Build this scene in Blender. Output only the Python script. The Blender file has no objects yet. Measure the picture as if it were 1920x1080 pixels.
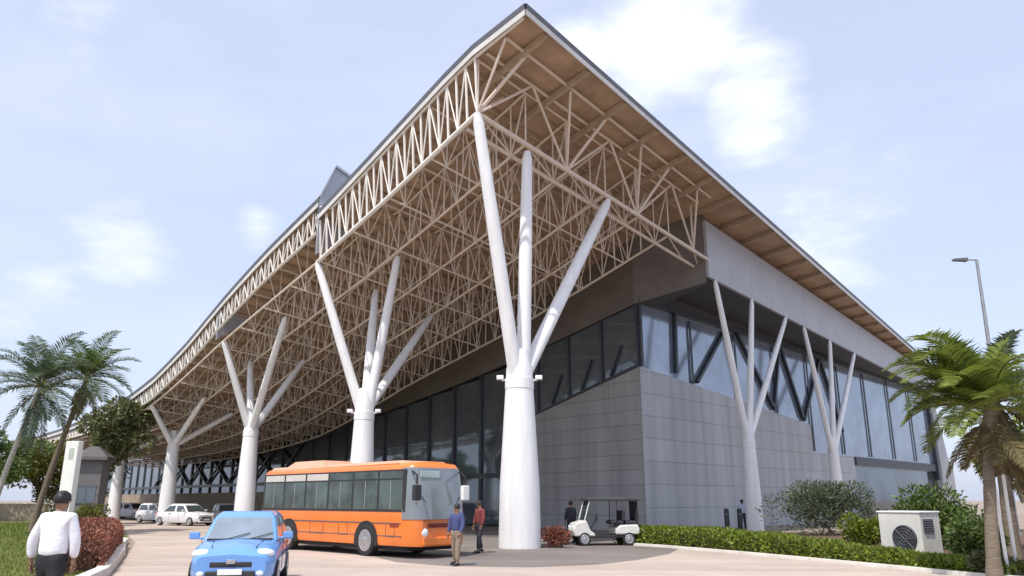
import bpy, bmesh, math, random
from mathutils import Vector, Matrix
random.seed(7)
S = bpy.context.scene
COL = S.collection
R = math.radians

# ------------------------------------------------------------------ camera
cam_d = bpy.data.cameras.new("camera")
cam = bpy.data.objects.new("camera", cam_d); COL.objects.link(cam)
cam.location = (0, 0, 1.65)
cam.rotation_euler = (R(90 + 15.35), 0, 0)
cam_d.sensor_width = 36.0
cam_d.lens = 36.0 * 1450 / 1920
cam_d.clip_end = 4000
S.camera = cam

# ------------------------------------------------------------------ sky, sun, exposure
SUN_EL, SUN_AZ = R(62), R(212)          # azimuth clockwise from +Y: behind the camera, to the left
world = bpy.data.worlds.new("World"); S.world = world; world.use_nodes = True
nt = world.node_tree; N = nt.nodes; L = nt.links
bg = N["Background"]; bg.inputs["Strength"].default_value = 0.14
sky = N.new("ShaderNodeTexSky"); sky.sky_type = 'NISHITA'; sky.sun_disc = False
sky.sun_elevation = SUN_EL; sky.sun_rotation = SUN_AZ
sky.air_density = 1.0; sky.dust_density = 2.5; sky.ozone_density = 1.2
tc = N.new("ShaderNodeTexCoord")
mp = N.new("ShaderNodeMapping"); mp.inputs["Scale"].default_value = (1.0, 1.0, 2.6)
L.new(tc.outputs["Generated"], mp.inputs["Vector"])
ns = N.new("ShaderNodeTexNoise"); ns.inputs["Scale"].default_value = 2.3
ns.inputs["Detail"].default_value = 9; ns.inputs["Roughness"].default_value = 0.55
L.new(mp.outputs[0], ns.inputs["Vector"])
rp = N.new("ShaderNodeValToRGB")
rp.color_ramp.elements[0].position = 0.44; rp.color_ramp.elements[0].color = (0, 0, 0, 1)
rp.color_ramp.elements[1].position = 0.72; rp.color_ramp.elements[1].color = (1, 1, 1, 1)
L.new(ns.outputs["Fac"], rp.inputs["Fac"])
# one large cumulus bank off to the right and faint ones low on the left, as places in the sky
def blob(d, size, amt=1.0):
    v = N.new("ShaderNodeVectorMath"); v.operation = 'DISTANCE'
    v.inputs[1].default_value = Vector(d).normalized()
    L.new(tc.outputs["Generated"], v.inputs[0])
    m = N.new("ShaderNodeMapRange"); m.interpolation_type = 'SMOOTHSTEP'
    m.inputs["From Min"].default_value = size; m.inputs["From Max"].default_value = 0.0
    m.inputs["To Max"].default_value = amt
    L.new(v.outputs["Value"], m.inputs["Value"])
    return m.outputs[0]
def op(kind, a, b):
    m = N.new("ShaderNodeMath"); m.operation = kind
    for i, q in enumerate((a, b)):
        if isinstance(q, (int, float)): m.inputs[i].default_value = q
        else: L.new(q, m.inputs[i])
    return m.outputs[0]
def vmax(a, b): return op('MAXIMUM', a, b)
def pixdir(x, y):
    c, d = (x - 960) / 1450, (540 - y) / 1450; t = R(15.35)
    return (c, math.cos(t) - d * math.sin(t), math.sin(t) + d * math.cos(t))
mass = vmax(vmax(blob(pixdir(1240, 85), .17, .95), blob(pixdir(1400, 190), .13, .8)),
            vmax(blob(pixdir(1090, 120), .12, .8), blob(pixdir(1560, 470), .22, .5)))
mass = vmax(mass, vmax(vmax(blob(pixdir(215, 435), .11, .62), blob(pixdir(60, 560), .12, .55)), vmax(blob(pixdir(480, 420), .06, .6), blob(pixdir(160, 15), .12, .5))))
fb_ = N.new("ShaderNodeTexNoise"); fb_.inputs["Scale"].default_value = 6.5; fb_.inputs["Detail"].default_value = 11; fb_.inputs["Roughness"].default_value = .58
L.new(mp.outputs[0], fb_.inputs["Vector"])
den = op('ADD', mass, op('MULTIPLY', op('SUBTRACT', fb_.outputs["Fac"], .5), 1.3))
mrc = N.new("ShaderNodeMapRange"); mrc.interpolation_type = 'SMOOTHSTEP'
mrc.inputs["From Min"].default_value = .18; mrc.inputs["From Max"].default_value = .88; mrc.inputs["To Max"].default_value = .92
L.new(den, mrc.inputs["Value"])
allc = vmax(mrc.outputs[0], op('MULTIPLY', rp.outputs["Color"], .35))
mx = N.new("ShaderNodeMix"); mx.data_type = 'RGBA'
# thin overall veil of high haze first, then the clouds
veil = N.new("ShaderNodeMix"); veil.data_type = 'RGBA'; veil.inputs["Factor"].default_value = 0.56
veil.inputs["B"].default_value = (5.75, 6.3, 8.0, 1)
L.new(sky.outputs[0], veil.inputs["A"])
L.new(allc, mx.inputs["Factor"]); L.new(veil.outputs["Result"], mx.inputs["A"])
shade = N.new("ShaderNodeMix"); shade.data_type = 'RGBA'
shade.inputs["A"].default_value = (6.1, 6.5, 7.4, 1); shade.inputs["B"].default_value = (7.0, 7.2, 7.7, 1)
L.new(mrc.outputs[0], shade.inputs["Factor"]); L.new(shade.outputs["Result"], mx.inputs["B"])
L.new(mx.outputs["Result"], bg.inputs["Color"])

sd = bpy.data.lights.new("sun", 'SUN'); sd.energy = 3.6; sd.angle = R(0.8); sd.color = (1.0, .95, .87)
sun = bpy.data.objects.new("sun", sd); COL.objects.link(sun)
sdir = Vector((math.sin(SUN_AZ) * math.cos(SUN_EL), math.cos(SUN_AZ) * math.cos(SUN_EL), math.sin(SUN_EL)))
sun.rotation_euler = sdir.to_track_quat('Z', 'Y').to_euler()
sun.location = sdir * 100
S.view_settings.view_transform = 'Standard'; S.view_settings.look = 'None'
S.view_settings.gamma = 1; S.view_settings.use_curve_mapping = False
S.view_settings.exposure = 0.25

# ------------------------------------------------------------------ materials
def mat(name, c, rough=.6, vary=.12, scale=3.0, bump=0.0, metal=0.0, spec=.5, island=0.0, stretch=None, coat=0.0, joints=None, trans=0.0):
    m = bpy.data.materials.new(name); m.use_nodes = True
    t = m.node_tree; n = t.nodes; l = t.links
    p = n["Principled BSDF"]
    p.inputs["Roughness"].default_value = rough; p.inputs["Metallic"].default_value = metal
    p.inputs["Specular IOR Level"].default_value = spec; p.inputs["Coat Weight"].default_value = coat
    co = n.new("ShaderNodeTexCoord"); src = co.outputs["Object"]
    if stretch:
        mpn = n.new("ShaderNodeMapping"); mpn.inputs["Scale"].default_value = stretch
        l.new(src, mpn.inputs["Vector"]); src = mpn.outputs[0]
    nz = n.new("ShaderNodeTexNoise"); nz.inputs["Scale"].default_value = scale
    nz.inputs["Detail"].default_value = 8; nz.inputs["Roughness"].default_value = .62
    l.new(src, nz.inputs["Vector"])
    mr = n.new("ShaderNodeMapRange"); mr.inputs["From Min"].default_value = .3; mr.inputs["From Max"].default_value = .7
    mr.inputs["To Min"].default_value = 1 - vary; mr.inputs["To Max"].default_value = 1 + vary
    l.new(nz.outputs["Fac"], mr.inputs["Value"])
    val = mr.outputs[0]
    if island:
        g = n.new("ShaderNodeNewGeometry"); m2 = n.new("ShaderNodeMapRange")
        m2.inputs["To Min"].default_value = 1 - island; m2.inputs["To Max"].default_value = 1 + island
        l.new(g.outputs["Random Per Island"], m2.inputs["Value"])
        mu = n.new("ShaderNodeMath"); mu.operation = 'MULTIPLY'
        l.new(val, mu.inputs[0]); l.new(m2.outputs[0], mu.inputs[1]); val = mu.outputs[0]
    vm = n.new("ShaderNodeVectorMath"); vm.operation = 'SCALE'; vm.inputs[0].default_value = c
    l.new(val, vm.inputs["Scale"])
    l.new(vm.outputs[0], p.inputs["Base Color"])
    if bump:
        b = n.new("ShaderNodeBump"); b.inputs["Strength"].default_value = bump; b.inputs["Distance"].default_value = .05
        l.new(nz.outputs["Fac"], b.inputs["Height"]); l.new(b.outputs[0], p.inputs["Normal"])
    if trans:
        p.inputs["Transmission Weight"].default_value = 0
        p.inputs["Subsurface Weight"].default_value = 0
        tl = n.new("ShaderNodeBsdfTranslucent"); l.new(vm.outputs[0], tl.inputs["Color"])
        ms = n.new("ShaderNodeMixShader"); ms.inputs[0].default_value = trans
        l.new(p.outputs[0], ms.inputs[1]); l.new(tl.outputs[0], ms.inputs[2])
        l.new(ms.outputs[0], n["Material Output"].inputs["Surface"])
    return m

M = {}
M['steel'] = mat('white_painted_steel', (.80, .80, .81), .45, .09, 1.2, stretch=(3, 3, .4))
M['lattice'] = mat('cream_painted_tube', (.72, .63, .54), .55, .1, 2)
M['edge_tube'] = mat('tan_painted_tube', (.68, .58, .50), .5, .08, 2)
M['joist'] = mat('brown_joist', (.42, .32, .235), .6, .15, 2)
M['eave_white'] = mat('cream_white_tube', (.80, .76, .71), .5, .06, 2)
M['roof_top'] = mat('grey_roof_sheet', (.42, .43, .46), .45, .1, .6, metal=.3)
M['soffit'] = mat('brown_soffit_deck', (.43, .30, .21), .65, .25, 1.6, stretch=(.5, .5, 3))
M['eave_tube'] = mat('cream_white_tube', (.80, .76, .71), .5, .06, 2)
M['edge'] = mat('dark_edge_trim', (.10, .10, .115), .5, .2, 2)
M['pale_fascia'] = mat('pale_fascia_panel', (.62, .61, .60), .5, .12, 1.0)
M['fin'] = mat('grey_fin_panel', (.33, .35, .39), .4, .1, 1.5)
M['fascia'] = mat('grey_aluminium_fascia', (.40, .40, .43), .45, .07, .5, metal=.1)
M['bulkhead'] = mat('dark_bulkhead', (.15, .13, .118), .6, .15, .5)
M['soffit_dark'] = mat('dark_flat_soffit', (.075, .075, .08), .6, .12, .5)
M['mullion'] = mat('dark_window_bar', (.035, .042, .055), .4, .1, 3)
M['glass'] = mat('blue_reflective_glass', (.30, .355, .45), .1, .2, .5, spec=.9, metal=.5)
M['glass_dark'] = mat('dark_reflective_glass', (.17, .205, .235), .05, .25, .4, spec=1.0, metal=.55)
M['stone_band'] = mat('brown_stone', (.27, .22, .16), .8, .35, 2.5, bump=.3)
M['rubber'] = mat('black_rubber', (.018, .018, .019), .8, .2, 6)
M['alloy'] = mat('silver_rim', (.45, .45, .47), .35, .1, 5, metal=.7)
M['bluescreen'] = mat('reflecting_car_screen', (.30, .36, .42), .08, .2, 1.2, spec=.9, metal=.45)
M['carglass'] = mat('car_glass', (.05, .065, .07), .05, .1, 2, spec=.9)
M['lamp_glass'] = mat('lamp_glass', (.75, .78, .8), .1, .08, 6, spec=.8)
M['black_plastic'] = mat('black_plastic', (.025, .025, .027), .5, .15, 5)
M['bark'] = mat('palm_bark', (.17, .135, .10), .9, .35, 5, bump=.6, stretch=(1, 1, 5))
M['palebark'] = mat('pale_bark', (.36, .34, .30), .85, .25, 4, bump=.4, stretch=(1, 1, 4))
M['leaf_palm'] = mat('bright_palm_leaf', (.18, .23, .04), .5, .25, 1.5, island=.45, trans=.3)
M['leaf_dark'] = mat('grey_green_palm_leaf', (.10, .14, .08), .5, .25, 1.5, island=.5, trans=.25)
M['leaf_mid'] = mat('mid_green_leaf', (.10, .15, .035), .5, .25, 1.2, island=.55, trans=.25)
M['leaf_hedge'] = mat('bright_hedge_leaf', (.165, .215, .022), .5, .3, 1.0, island=.5, trans=.25)
M['leaf_grey'] = mat('grey_green_leaf', (.105, .13, .075), .55, .25, 1.0, island=.5, trans=.2)
M['leaf_olive'] = mat('olive_leaf', (.14, .15, .06), .55, .25, 1.0, island=.5, trans=.2)
M['leaf_dry'] = mat('dry_frond', (.14, .115, .045), .7, .3, 2.0, island=.5, trans=.2)
M['leaf_red'] = mat('red_brown_leaf', (.27, .10, .062), .6, .3, 2.0, island=.5, trans=.15)
M['leaf_yellow'] = mat('yellow_green_leaf', (.17, .17, .035), .55, .3, 1.0, island=.5, trans=.25)
M['grass'] = mat('grass_blade', (.15, .20, .035), .6, .3, .5, island=.45, trans=.25)
M['hair'] = mat('black_hair', (.012, .011, .011), .55, .2, 30)
M['skin'] = mat('brown_skin', (.26, .145, .09), .55, .08, 8)
M['white_cloth'] = mat('white_shirt_cloth', (.76, .76, .82), .85, .06, 5, bump=.55)
M['black_cloth'] = mat('black_trouser_cloth', (.018, .018, .022), .85, .15, 8)
M['navy_cloth'] = mat('navy_cloth', (.05, .065, .17), .85, .15, 8, bump=.2)
M['red_cloth'] = mat('dark_red_cloth', (.22, .05, .05), .85, .15, 8, bump=.2)
M['khaki_cloth'] = mat('khaki_cloth', (.24, .19, .14), .85, .12, 8, bump=.2)
M['dark_cloth'] = mat('charcoal_cloth', (.035, .035, .05), .85, .15, 8)
M['white_paint'] = mat('white_paint', (.76, .76, .75), .5, .08, 1.5)
M['cream_paint'] = mat('cream_paint', (.62, .61, .57), .5, .1, 1.5)
M['grey_metal'] = mat('grey_galvanised', (.33, .34, .36), .45, .12, 3, metal=.4)
M['dark_roof'] = mat('dark_grey_roofing', (.085, .075, .075), .7, .2, 2)
M['pinkwall'] = mat('pinkish_plaster', (.36, .27, .23), .85, .15, 1.5, bump=.2)
M['kerb'] = mat('pale_kerb_concrete', (.62, .58, .53), .8, .15, 2.0, bump=.2)
M['soil'] = mat('brown_soil', (.12, .075, .045), .95, .35, 2.0, bump=.4)

def ground_mat(name, c, c2, tile=0, tilecol=.85):
    m = bpy.data.materials.new(name); m.use_nodes = True
    t = m.node_tree; n = t.nodes; l = t.links; p = n["Principled BSDF"]; p.inputs["Roughness"].default_value = .85
    co = n.new("ShaderNodeTexCoord")
    a = n.new("ShaderNodeTexNoise"); a.inputs["Scale"].default_value = .22; a.inputs["Detail"].default_value = 10; a.inputs["Roughness"].default_value = .6
    b = n.new("ShaderNodeTexNoise"); b.inputs["Scale"].default_value = 14; b.inputs["Detail"].default_value = 6; b.inputs["Roughness"].default_value = .7
    l.new(co.outputs["Object"], a.inputs["Vector"]); l.new(co.outputs["Object"], b.inputs["Vector"])
    cr = n.new("ShaderNodeValToRGB"); cr.color_ramp.elements[0].position = .38; cr.color_ramp.elements[1].position = .64
    cr.color_ramp.elements[0].color = (*c2, 1); cr.color_ramp.elements[1].color = (*c, 1)
    l.new(a.outputs["Fac"], cr.inputs["Fac"])
    mr = n.new("ShaderNodeMapRange"); mr.inputs["From Min"].default_value = .3; mr.inputs["From Max"].default_value = .7
    mr.inputs["To Min"].default_value = .86; mr.inputs["To Max"].default_value = 1.12
    l.new(b.outputs["Fac"], mr.inputs["Value"])
    vm = n.new("ShaderNodeVectorMath"); vm.operation = 'SCALE'
    l.new(cr.outputs["Color"], vm.inputs[0]); l.new(mr.outputs[0], vm.inputs["Scale"])
    out = vm.outputs[0]
    st = n.new("ShaderNodeTexNoise"); st.inputs["Scale"].default_value = 1.0; st.inputs["Detail"].default_value = 7; st.inputs["Roughness"].default_value = .65
    ms = n.new("ShaderNodeMapping"); ms.inputs["Rotation"].default_value = (0, 0, R(-131)); ms.inputs["Scale"].default_value = (.07, .9, 1)
    l.new(co.outputs["Object"], ms.inputs["Vector"]); l.new(ms.outputs[0], st.inputs["Vector"])
    m3 = n.new("ShaderNodeMapRange"); m3.inputs["From Min"].default_value = .32; m3.inputs["From Max"].default_value = .6
    m3.inputs["To Min"].default_value = .80; m3.inputs["To Max"].default_value = 1.04
    l.new(st.outputs["Fac"], m3.inputs["Value"])
    v3 = n.new("ShaderNodeVectorMath"); v3.operation = 'SCALE'; l.new(out, v3.inputs[0]); l.new(m3.outputs[0], v3.inputs["Scale"]); out = v3.outputs[0]
    if tile:
        br = n.new("ShaderNodeTexBrick"); br.inputs["Scale"].default_value = 1
        br.inputs["Brick Width"].default_value = tile; br.inputs["Row Height"].default_value = tile * .5
        br.inputs["Mortar Size"].default_value = .02; br.inputs["Color1"].default_value = (1, 1, 1, 1)
        br.inputs["Color2"].default_value = (.93, .93, .93, 1); br.inputs["Mortar"].default_value = (tilecol,) * 3 + (1,)
        mpn = n.new("ShaderNodeMapping"); mpn.inputs["Rotation"].default_value = (0, 0, R(41))
        l.new(co.outputs["Object"], mpn.inputs["Vector"]); l.new(mpn.outputs[0], br.inputs["Vector"])
        v2 = n.new("ShaderNodeVectorMath"); v2.operation = 'MULTIPLY'
        l.new(out, v2.inputs[0]); l.new(br.outputs["Color"], v2.inputs[1]); out = v2.outputs[0]
    l.new(out, p.inputs["Base Color"])
    bp = n.new("ShaderNodeBump"); bp.inputs["Strength"].default_value = .25; bp.inputs["Distance"].default_value = .01
    l.new(b.outputs["Fac"], bp.inputs["Height"]); l.new(bp.outputs[0], p.inputs["Normal"])
    return m
M['ground'] = ground_mat('dry_earth_ground', (.33, .27, .22), (.27, .22, .17))
M['plaza'] = ground_mat('pink_concrete', (.54, .44, .375), (.45, .37, .315), 2.4, .8)
M['dark_paving'] = ground_mat('grey_brown_paving', (.225, .195, .178), (.165, .145, .134))
M['lawn_soil'] = ground_mat('green_lawn_base', (.14, .17, .035), (.18, .16, .05))

def panel_wall(name, c, w, h, joint=.6):
    m = bpy.data.materials.new(name); m.use_nodes = True
    t = m.node_tree; n = t.nodes; l = t.links; p = n["Principled BSDF"]; p.inputs["Roughness"].default_value = .5
    uv = n.new("ShaderNodeUVMap"); uv.uv_map = 'UVMap'
    br = n.new("ShaderNodeTexBrick"); br.offset = 0; br.inputs["Scale"].default_value = 1
    br.inputs["Brick Width"].default_value = w; br.inputs["Row Height"].default_value = h
    br.inputs["Mortar Size"].default_value = .02; br.inputs["Mortar Smooth"].default_value = .2
    br.inputs["Color1"].default_value = (*c, 1); br.inputs["Color2"].default_value = tuple(x * .9 for x in c) + (1,)
    br.inputs["Mortar"].default_value = tuple(x * joint for x in c) + (1,)
    l.new(uv.outputs[0], br.inputs["Vector"])
    nz = n.new("ShaderNodeTexNoise"); nz.inputs["Scale"].default_value = .5; nz.inputs["Detail"].default_value = 9
    mpn = n.new("ShaderNodeMapping"); mpn.inputs["Scale"].default_value = (2.2, 2.2, .14)
    co = n.new("ShaderNodeTexCoord"); l.new(co.outputs["Object"], mpn.inputs["Vector"]); l.new(mpn.outputs[0], nz.inputs["Vector"])
    mr = n.new("ShaderNodeMapRange"); mr.inputs["From Min"].default_value = .3; mr.inputs["From Max"].default_value = .7
    mr.inputs["To Min"].default_value = .80; mr.inputs["To Max"].default_value = 1.12
    l.new(nz.outputs["Fac"], mr.inputs["Value"])
    vm = n.new("ShaderNodeVectorMath"); vm.operation = 'SCALE'
    l.new(br.outputs["Color"], vm.inputs[0]); l.new(mr.outputs[0], vm.inputs["Scale"]); l.new(vm.outputs[0], p.inputs["Base Color"])
    bp = n.new("ShaderNodeBump"); bp.inputs["Strength"].default_value = .5; bp.inputs["Distance"].default_value = .02
    l.new(br.outputs["Fac"], bp.inputs["Height"]); bp.invert = True; l.new(bp.outputs[0], p.inputs["Normal"])
    return m
M['wall_front'] = panel_wall('grey_stone_panels', (.33, .325, .33), 2.4, .82)
M['wall_side'] = panel_wall('blue_grey_panels', (.45, .46, .485), 3.2, 1.25)

# ------------------------------------------------------------------ mesh helpers
class MB:
    def __init__(s): s.v = []; s.f = []; s.uv = {}
    def quad(s, a, b, c, d, uv=None):
        i = len(s.v); s.v += [tuple(a), tuple(b), tuple(c), tuple(d)]; s.f.append((i, i+1, i+2, i+3))
        if uv: s.uv[len(s.f)-1] = uv
        return s
    def tri(s, a, b, c):
        i = len(s.v); s.v += [tuple(a), tuple(b), tuple(c)]; s.f.append((i, i+1, i+2)); return s
    def poly(s, pts):
        i = len(s.v); s.v += [tuple(p) for p in pts]; s.f.append(tuple(range(i, i+len(pts)))); return s
    def loft(s, rings, cap=True, closed=True):
        i0 = len(s.v); n = len(rings[0])
        for r in rings: s.v += [tuple(p) for p in r]
        for k in range(len(rings)-1):
            for j in range(n if closed else n-1):
                a = i0 + k*n + j; b = i0 + k*n + (j+1) % n
                s.f.append((a, b, b+n, a+n))
        if cap:
            s.f.append(tuple(i0 + j for j in reversed(range(n))))
            s.f.append(tuple(i0 + (len(rings)-1)*n + j for j in range(n)))
        return s
    def tube(s, p0, p1, r0, r1=None, n=8, cap=True):
        return s.path([p0, p1], [r0, r0 if r1 is None else r1], n, cap)
    def path(s, pts, rad, n=8, cap=True):
        pts = [Vector(p) for p in pts]; rings = []
        ref = Vector((0, 0, 1))
        d0 = (pts[-1]-pts[0]).normalized()
        if abs(d0.z) > .9: ref = Vector((1, 0, 0))
        for k, p in enumerate(pts):
            d = (pts[min(k+1, len(pts)-1)] - pts[max(k-1, 0)]).normalized()
            x = d.cross(ref).normalized(); y = d.cross(x)
            r = rad[k] if isinstance(rad, (list, tuple)) else rad
            rings.append([p + r*(math.cos(t*2*math.pi/n)*x + math.sin(t*2*math.pi/n)*y) for t in range(n)])
        return s.loft(rings, cap)
    def box(s, c, size, rz=0.0, ax=None):
        c = Vector(c); hx, hy, hz = [k/2 for k in size]
        ca, sa = math.cos(rz), math.sin(rz)
        X = Vector((ca, sa, 0)); Y = Vector((-sa, ca, 0)); Z = Vector((0, 0, 1))
        if ax: X, Y, Z = ax
        P = [c + sx*hx*X + sy*hy*Y + sz*hz*Z for sz in (-1, 1) for sx, sy in ((-1,-1),(1,-1),(1,1),(-1,1))]
        i = len(s.v); s.v += [tuple(p) for p in P]
        s.f += [(i+3,i+2,i+1,i), (i+4,i+5,i+6,i+7)] + [(i+k, i+(k+1)%4, i+4+(k+1)%4, i+4+k) for k in range(4)]
        return s
    def bar(s, p0, p1, w, h, up=(0,0,1)):
        p0, p1 = Vector(p0), Vector(p1); d = p1-p0; X = d.normalized()
        Y = Vector(up).cross(X)
        if Y.length < 1e-4: Y = Vector((1,0,0)).cross(X)
        Y.normalize(); Z = X.cross(Y)
        return s.box((p0+p1)/2, (d.length, w, h), ax=(X, Y, Z))
    def ellipsoid(s, c, r, nu=12, nv=8, z0=-1.0):
        c = Vector(c); rings = []
        t0 = math.asin(max(-.985, z0)); t1 = math.asin(.985)
        for k in range(nv+1):
            t = t0 + (t1-t0)*k/nv
            rings.append([c + Vector((r[0]*math.cos(t)*math.cos(u*2*math.pi/nu), r[1]*math.cos(t)*math.sin(u*2*math.pi/nu), r[2]*math.sin(t))) for u in range(nu)])
        return s.loft(rings)
    def prism(s, poly, axis, d0, d1):
        """poly: 2D points; axis 'y' -> (x,z) profile extruded along y ; 'z' -> (x,y)"""
        f = {'y': lambda p, d: (p[0], d, p[1]), 'x': lambda p, d: (d, p[0], p[1]), 'z': lambda p, d: (p[0], p[1], d)}[axis]
        return s.loft([[f(p, d0) for p in poly], [f(p, d1) for p in poly]])
    def shift(s, o):
        s.v = [(x-o[0], y-o[1], z-o[2]) for x, y, z in s.v]; return s
    def build(s, name, m, parent=None, smooth=False, bevel=0.0, seg=2, angle=35):
        me = bpy.data.meshes.new(name); me.from_pydata(s.v, [], s.f); me.update()
        if s.uv:
            ul = me.uv_layers.new(name='UVMap')
            for fi, uv in s.uv.items():
                for li, u in zip(me.polygons[fi].loop_indices, uv): ul.data[li].uv = u
        me.materials.append(m)
        bm = bmesh.new(); bm.from_mesh(me)
        if not s.uv:
            pass
        if bevel:
            bmesh.ops.remove_doubles(bm, verts=bm.verts, dist=1e-5)
            bmesh.ops.recalc_face_normals(bm, faces=bm.faces)
            es = [e for e in bm.edges if len(e.link_faces) == 2 and e.calc_face_angle(0) > R(angle)]
            bmesh.ops.bevel(bm, geom=es, offset=bevel, segments=seg, profile=.5, affect='EDGES', clamp_overlap=True)
        if smooth:
            for f in bm.faces: f.smooth = True
            for e in bm.edges:
                if len(e.link_faces) == 2 and e.calc_face_angle(0) > R(50): e.smooth = False
        bm.to_mesh(me); bm.free()
        o = bpy.data.objects.new(name, me); COL.objects.link(o)
        if parent: o.parent = parent
        return o

def tag(o, label, cat, group=None, kind=None):
    o['label'] = label; o['category'] = cat
    if group: o['group'] = group
    if kind: o['kind'] = kind
    return o
def empty(name, loc, rz=0, label=None, cat=None, group=None):
    o = bpy.data.objects.new(name, None); COL.objects.link(o); o.location = loc; o.rotation_euler = (0, 0, rz)
    o.empty_display_size = .3
    if label: tag(o, label, cat, group)
    return o
def struct(o): o['kind'] = 'structure'; return o

# ------------------------------------------------------------------ plan of the terminal: a runs along the long eave, b into the building
P1 = Vector((.15, 29.04, 0)); UA = Vector((-.6569, .7540, 0)); VB = Vector((.6511, .7590, 0))
def W(a, b, z=0.0): p = P1 + a*UA + b*VB; return Vector((p.x, p.y, z))
def interp(x, X, Y):
    if x <= X[0]: return Y[0] + (x-X[0])*(Y[1]-Y[0])/(X[1]-X[0])
    for i in range(len(X)-1):
        if x <= X[i+1]: return Y[i] + (x-X[i])*(Y[i+1]-Y[i])/(X[i+1]-X[i])
    return Y[-1]
KA = [-6, 0, 6.3, 12.74, 18.5, 24.3, 30, 36.65, 43, 52, 64, 100]; KZ = [17.6, 16.2, 14.6, 13.1, 12.0, 10.9, 9.5, 8.1, 7.5, 7.0, 6.8, 6.6]
def zlow(a, b): return interp(a, KA, KZ) - .075*(b+2.31)
RA1 = [-3.1, .5, 9.2, 12.43]; RZ1 = [19.25, 18.98, 16.5, 15.62]
RA = [12.43, 18.4, 24, 30, 36, 42, 52, 64, 100]; RZ = [16.35, 15.05, 13.5, 11.5, 10.0, 9.15, 8.45, 8.15, 7.9]
def zroof(a, b):
    A_, Z_ = (RA1, RZ1) if a <= 12.43 else (RA, RZ)
    z = sum(interp(a+d, A_, Z_) for d in (-1, 0, 1))/3 if a > 14 else interp(a, A_, Z_)
    return z - .062*(b+2.6)
def aedge(b): return -3.1 + 2.1*(b+2.6)/55

# ------------------------------------------------------------------ ground
def sheet(name, pts, z, m):
    me = MB(); me.poly([(x, y, z) for x, y in pts]); o = me.build(name, m); return struct(o)
g = MB(); g.quad((-1500, -300, 0), (1500, -300, 0), (1500, 2500, 0), (-1500, 2500, 0)); struct(g.build('ground', M['ground']))
def w2(a, b): p = W(a, b); return (p.x, p.y)
sheet('plaza_paving', [(-7, -12), (20, -12), (16.5, 16), (12.6, 17.8), (10.4, 19.6), (8.9, 24.2), (6.2, 30.6), w2(-9, 16.5), w2(-2, 16.5), w2(75, 16.5), w2(130, 16), w2(130, -2), (-62, 110), (-44, 73), (-22, 46), (-16.6, 35.5), (-15.1, 32.6), (-9.0, 18.6), (-6.0, 10)], .004, M['plaza'])
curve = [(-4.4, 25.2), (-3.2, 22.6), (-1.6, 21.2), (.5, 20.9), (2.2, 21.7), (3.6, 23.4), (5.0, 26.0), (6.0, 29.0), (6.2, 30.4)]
sheet('darker_paving', curve + [(4.9, 31.6), w2(-1.5, 16.2), w2(60, 16.2), w2(60, 2.0), w2(30, 2.2), w2(8, 1.6)], .008, M['dark_paving'])  # darker grey-brown ground sheet with a curved near edge, running under the canopy

# ------------------------------------------------------------------ terminal building
T = empty('terminal_building', P1, 0, 'large grey airport terminal under a sweeping wave roof on white tree columns', 'building')
def part(mb, name, m, parent=None, **k):
    mb.shift(P1); return mb.build(name, m, parent or T, **k)

# roof sheet (top skin with thickness), soffit deck and edge trim
AS = [None] + [i*2.0 for i in range(0, 7)] + [12.43, 12.44] + [i*2.0 for i in range(7, 43)]
BS = [-2.6] + [i*3.0 for i in range(0, 28)]
def rp_(a, b, dz):
    aa = aedge(b) if a is None else a
    return W(aa, b, zroof(aa, b) + dz)
top = MB(); sof = MB()
for i in range(len(AS)-1):
    for j in range(len(BS)-1):
        q = [(AS[i], BS[j]), (AS[i+1], BS[j]), (AS[i+1], BS[j+1]), (AS[i], BS[j+1])]
        top.quad(*[rp_(a, b, 0) for a, b in reversed(q)])
        sof.quad(*[rp_(a, b, -.22) for a, b in q])
roof = part(top, 'roof', M['roof_top'], smooth=True)
part(sof, 'soffit_deck', M['soffit'], roof)
ed = MB()
fr = [rp_(a, BS[0], 0) for a in AS]; rt = [rp_(None, b, 0) for b in BS]
def strip(mb, pts, off, dz0, dz1):
    for k in range(len(pts)-1):
        a, b = pts[k]+off, pts[k+1]+off
        z0, z1 = Vector((0, 0, dz0)), Vector((0, 0, dz1))
        a2, b2 = pts[k], pts[k+1]
        mb.quad(a+z0, b+z0, b+z1, a+z1); mb.quad(a+z1, b+z1, b2+z1, a2+z1); mb.quad(a+z0, a2+z0, b2+z0, b+z0)
        mb.quad(a2+z0, a2+z1, b2+z1, b2+z0)
strip(ed, fr, -VB*.06, -.16, .06); strip(ed, rt, -UA*.06, -.16, .06)
part(ed, 'roof_edge', M['edge'], roof)
ed2 = MB(); strip(ed2, fr, -VB*.04, -.42, -.161); strip(ed2, rt, -UA*.04, -.40, -.161)
part(ed2, 'gutter_band', M['pale_fascia'], roof)
# shallow pale lattice band under the front eave beyond the corner bay
pf = MB(); a = 12.6; k = 0
def eb(a, d): return W(a, -2.50, zroof(a, -2.5)-.46-d*(1.25-.012*(a-12)))
while a < 82:
    a2 = a+.55
    pf.tube(eb(a, 0), eb(a, 1), .04, n=5, cap=False)
    pf.tube(eb(a, k % 2), eb(a2, 1-k % 2), .03, n=5, cap=False)
    pf.tube(eb(a, 1), eb(a2, 1), .085, n=6, cap=False)
    a = a2; k += 1
part(pf, 'eave_band', M['eave_tube'], roof, smooth=True)
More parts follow.
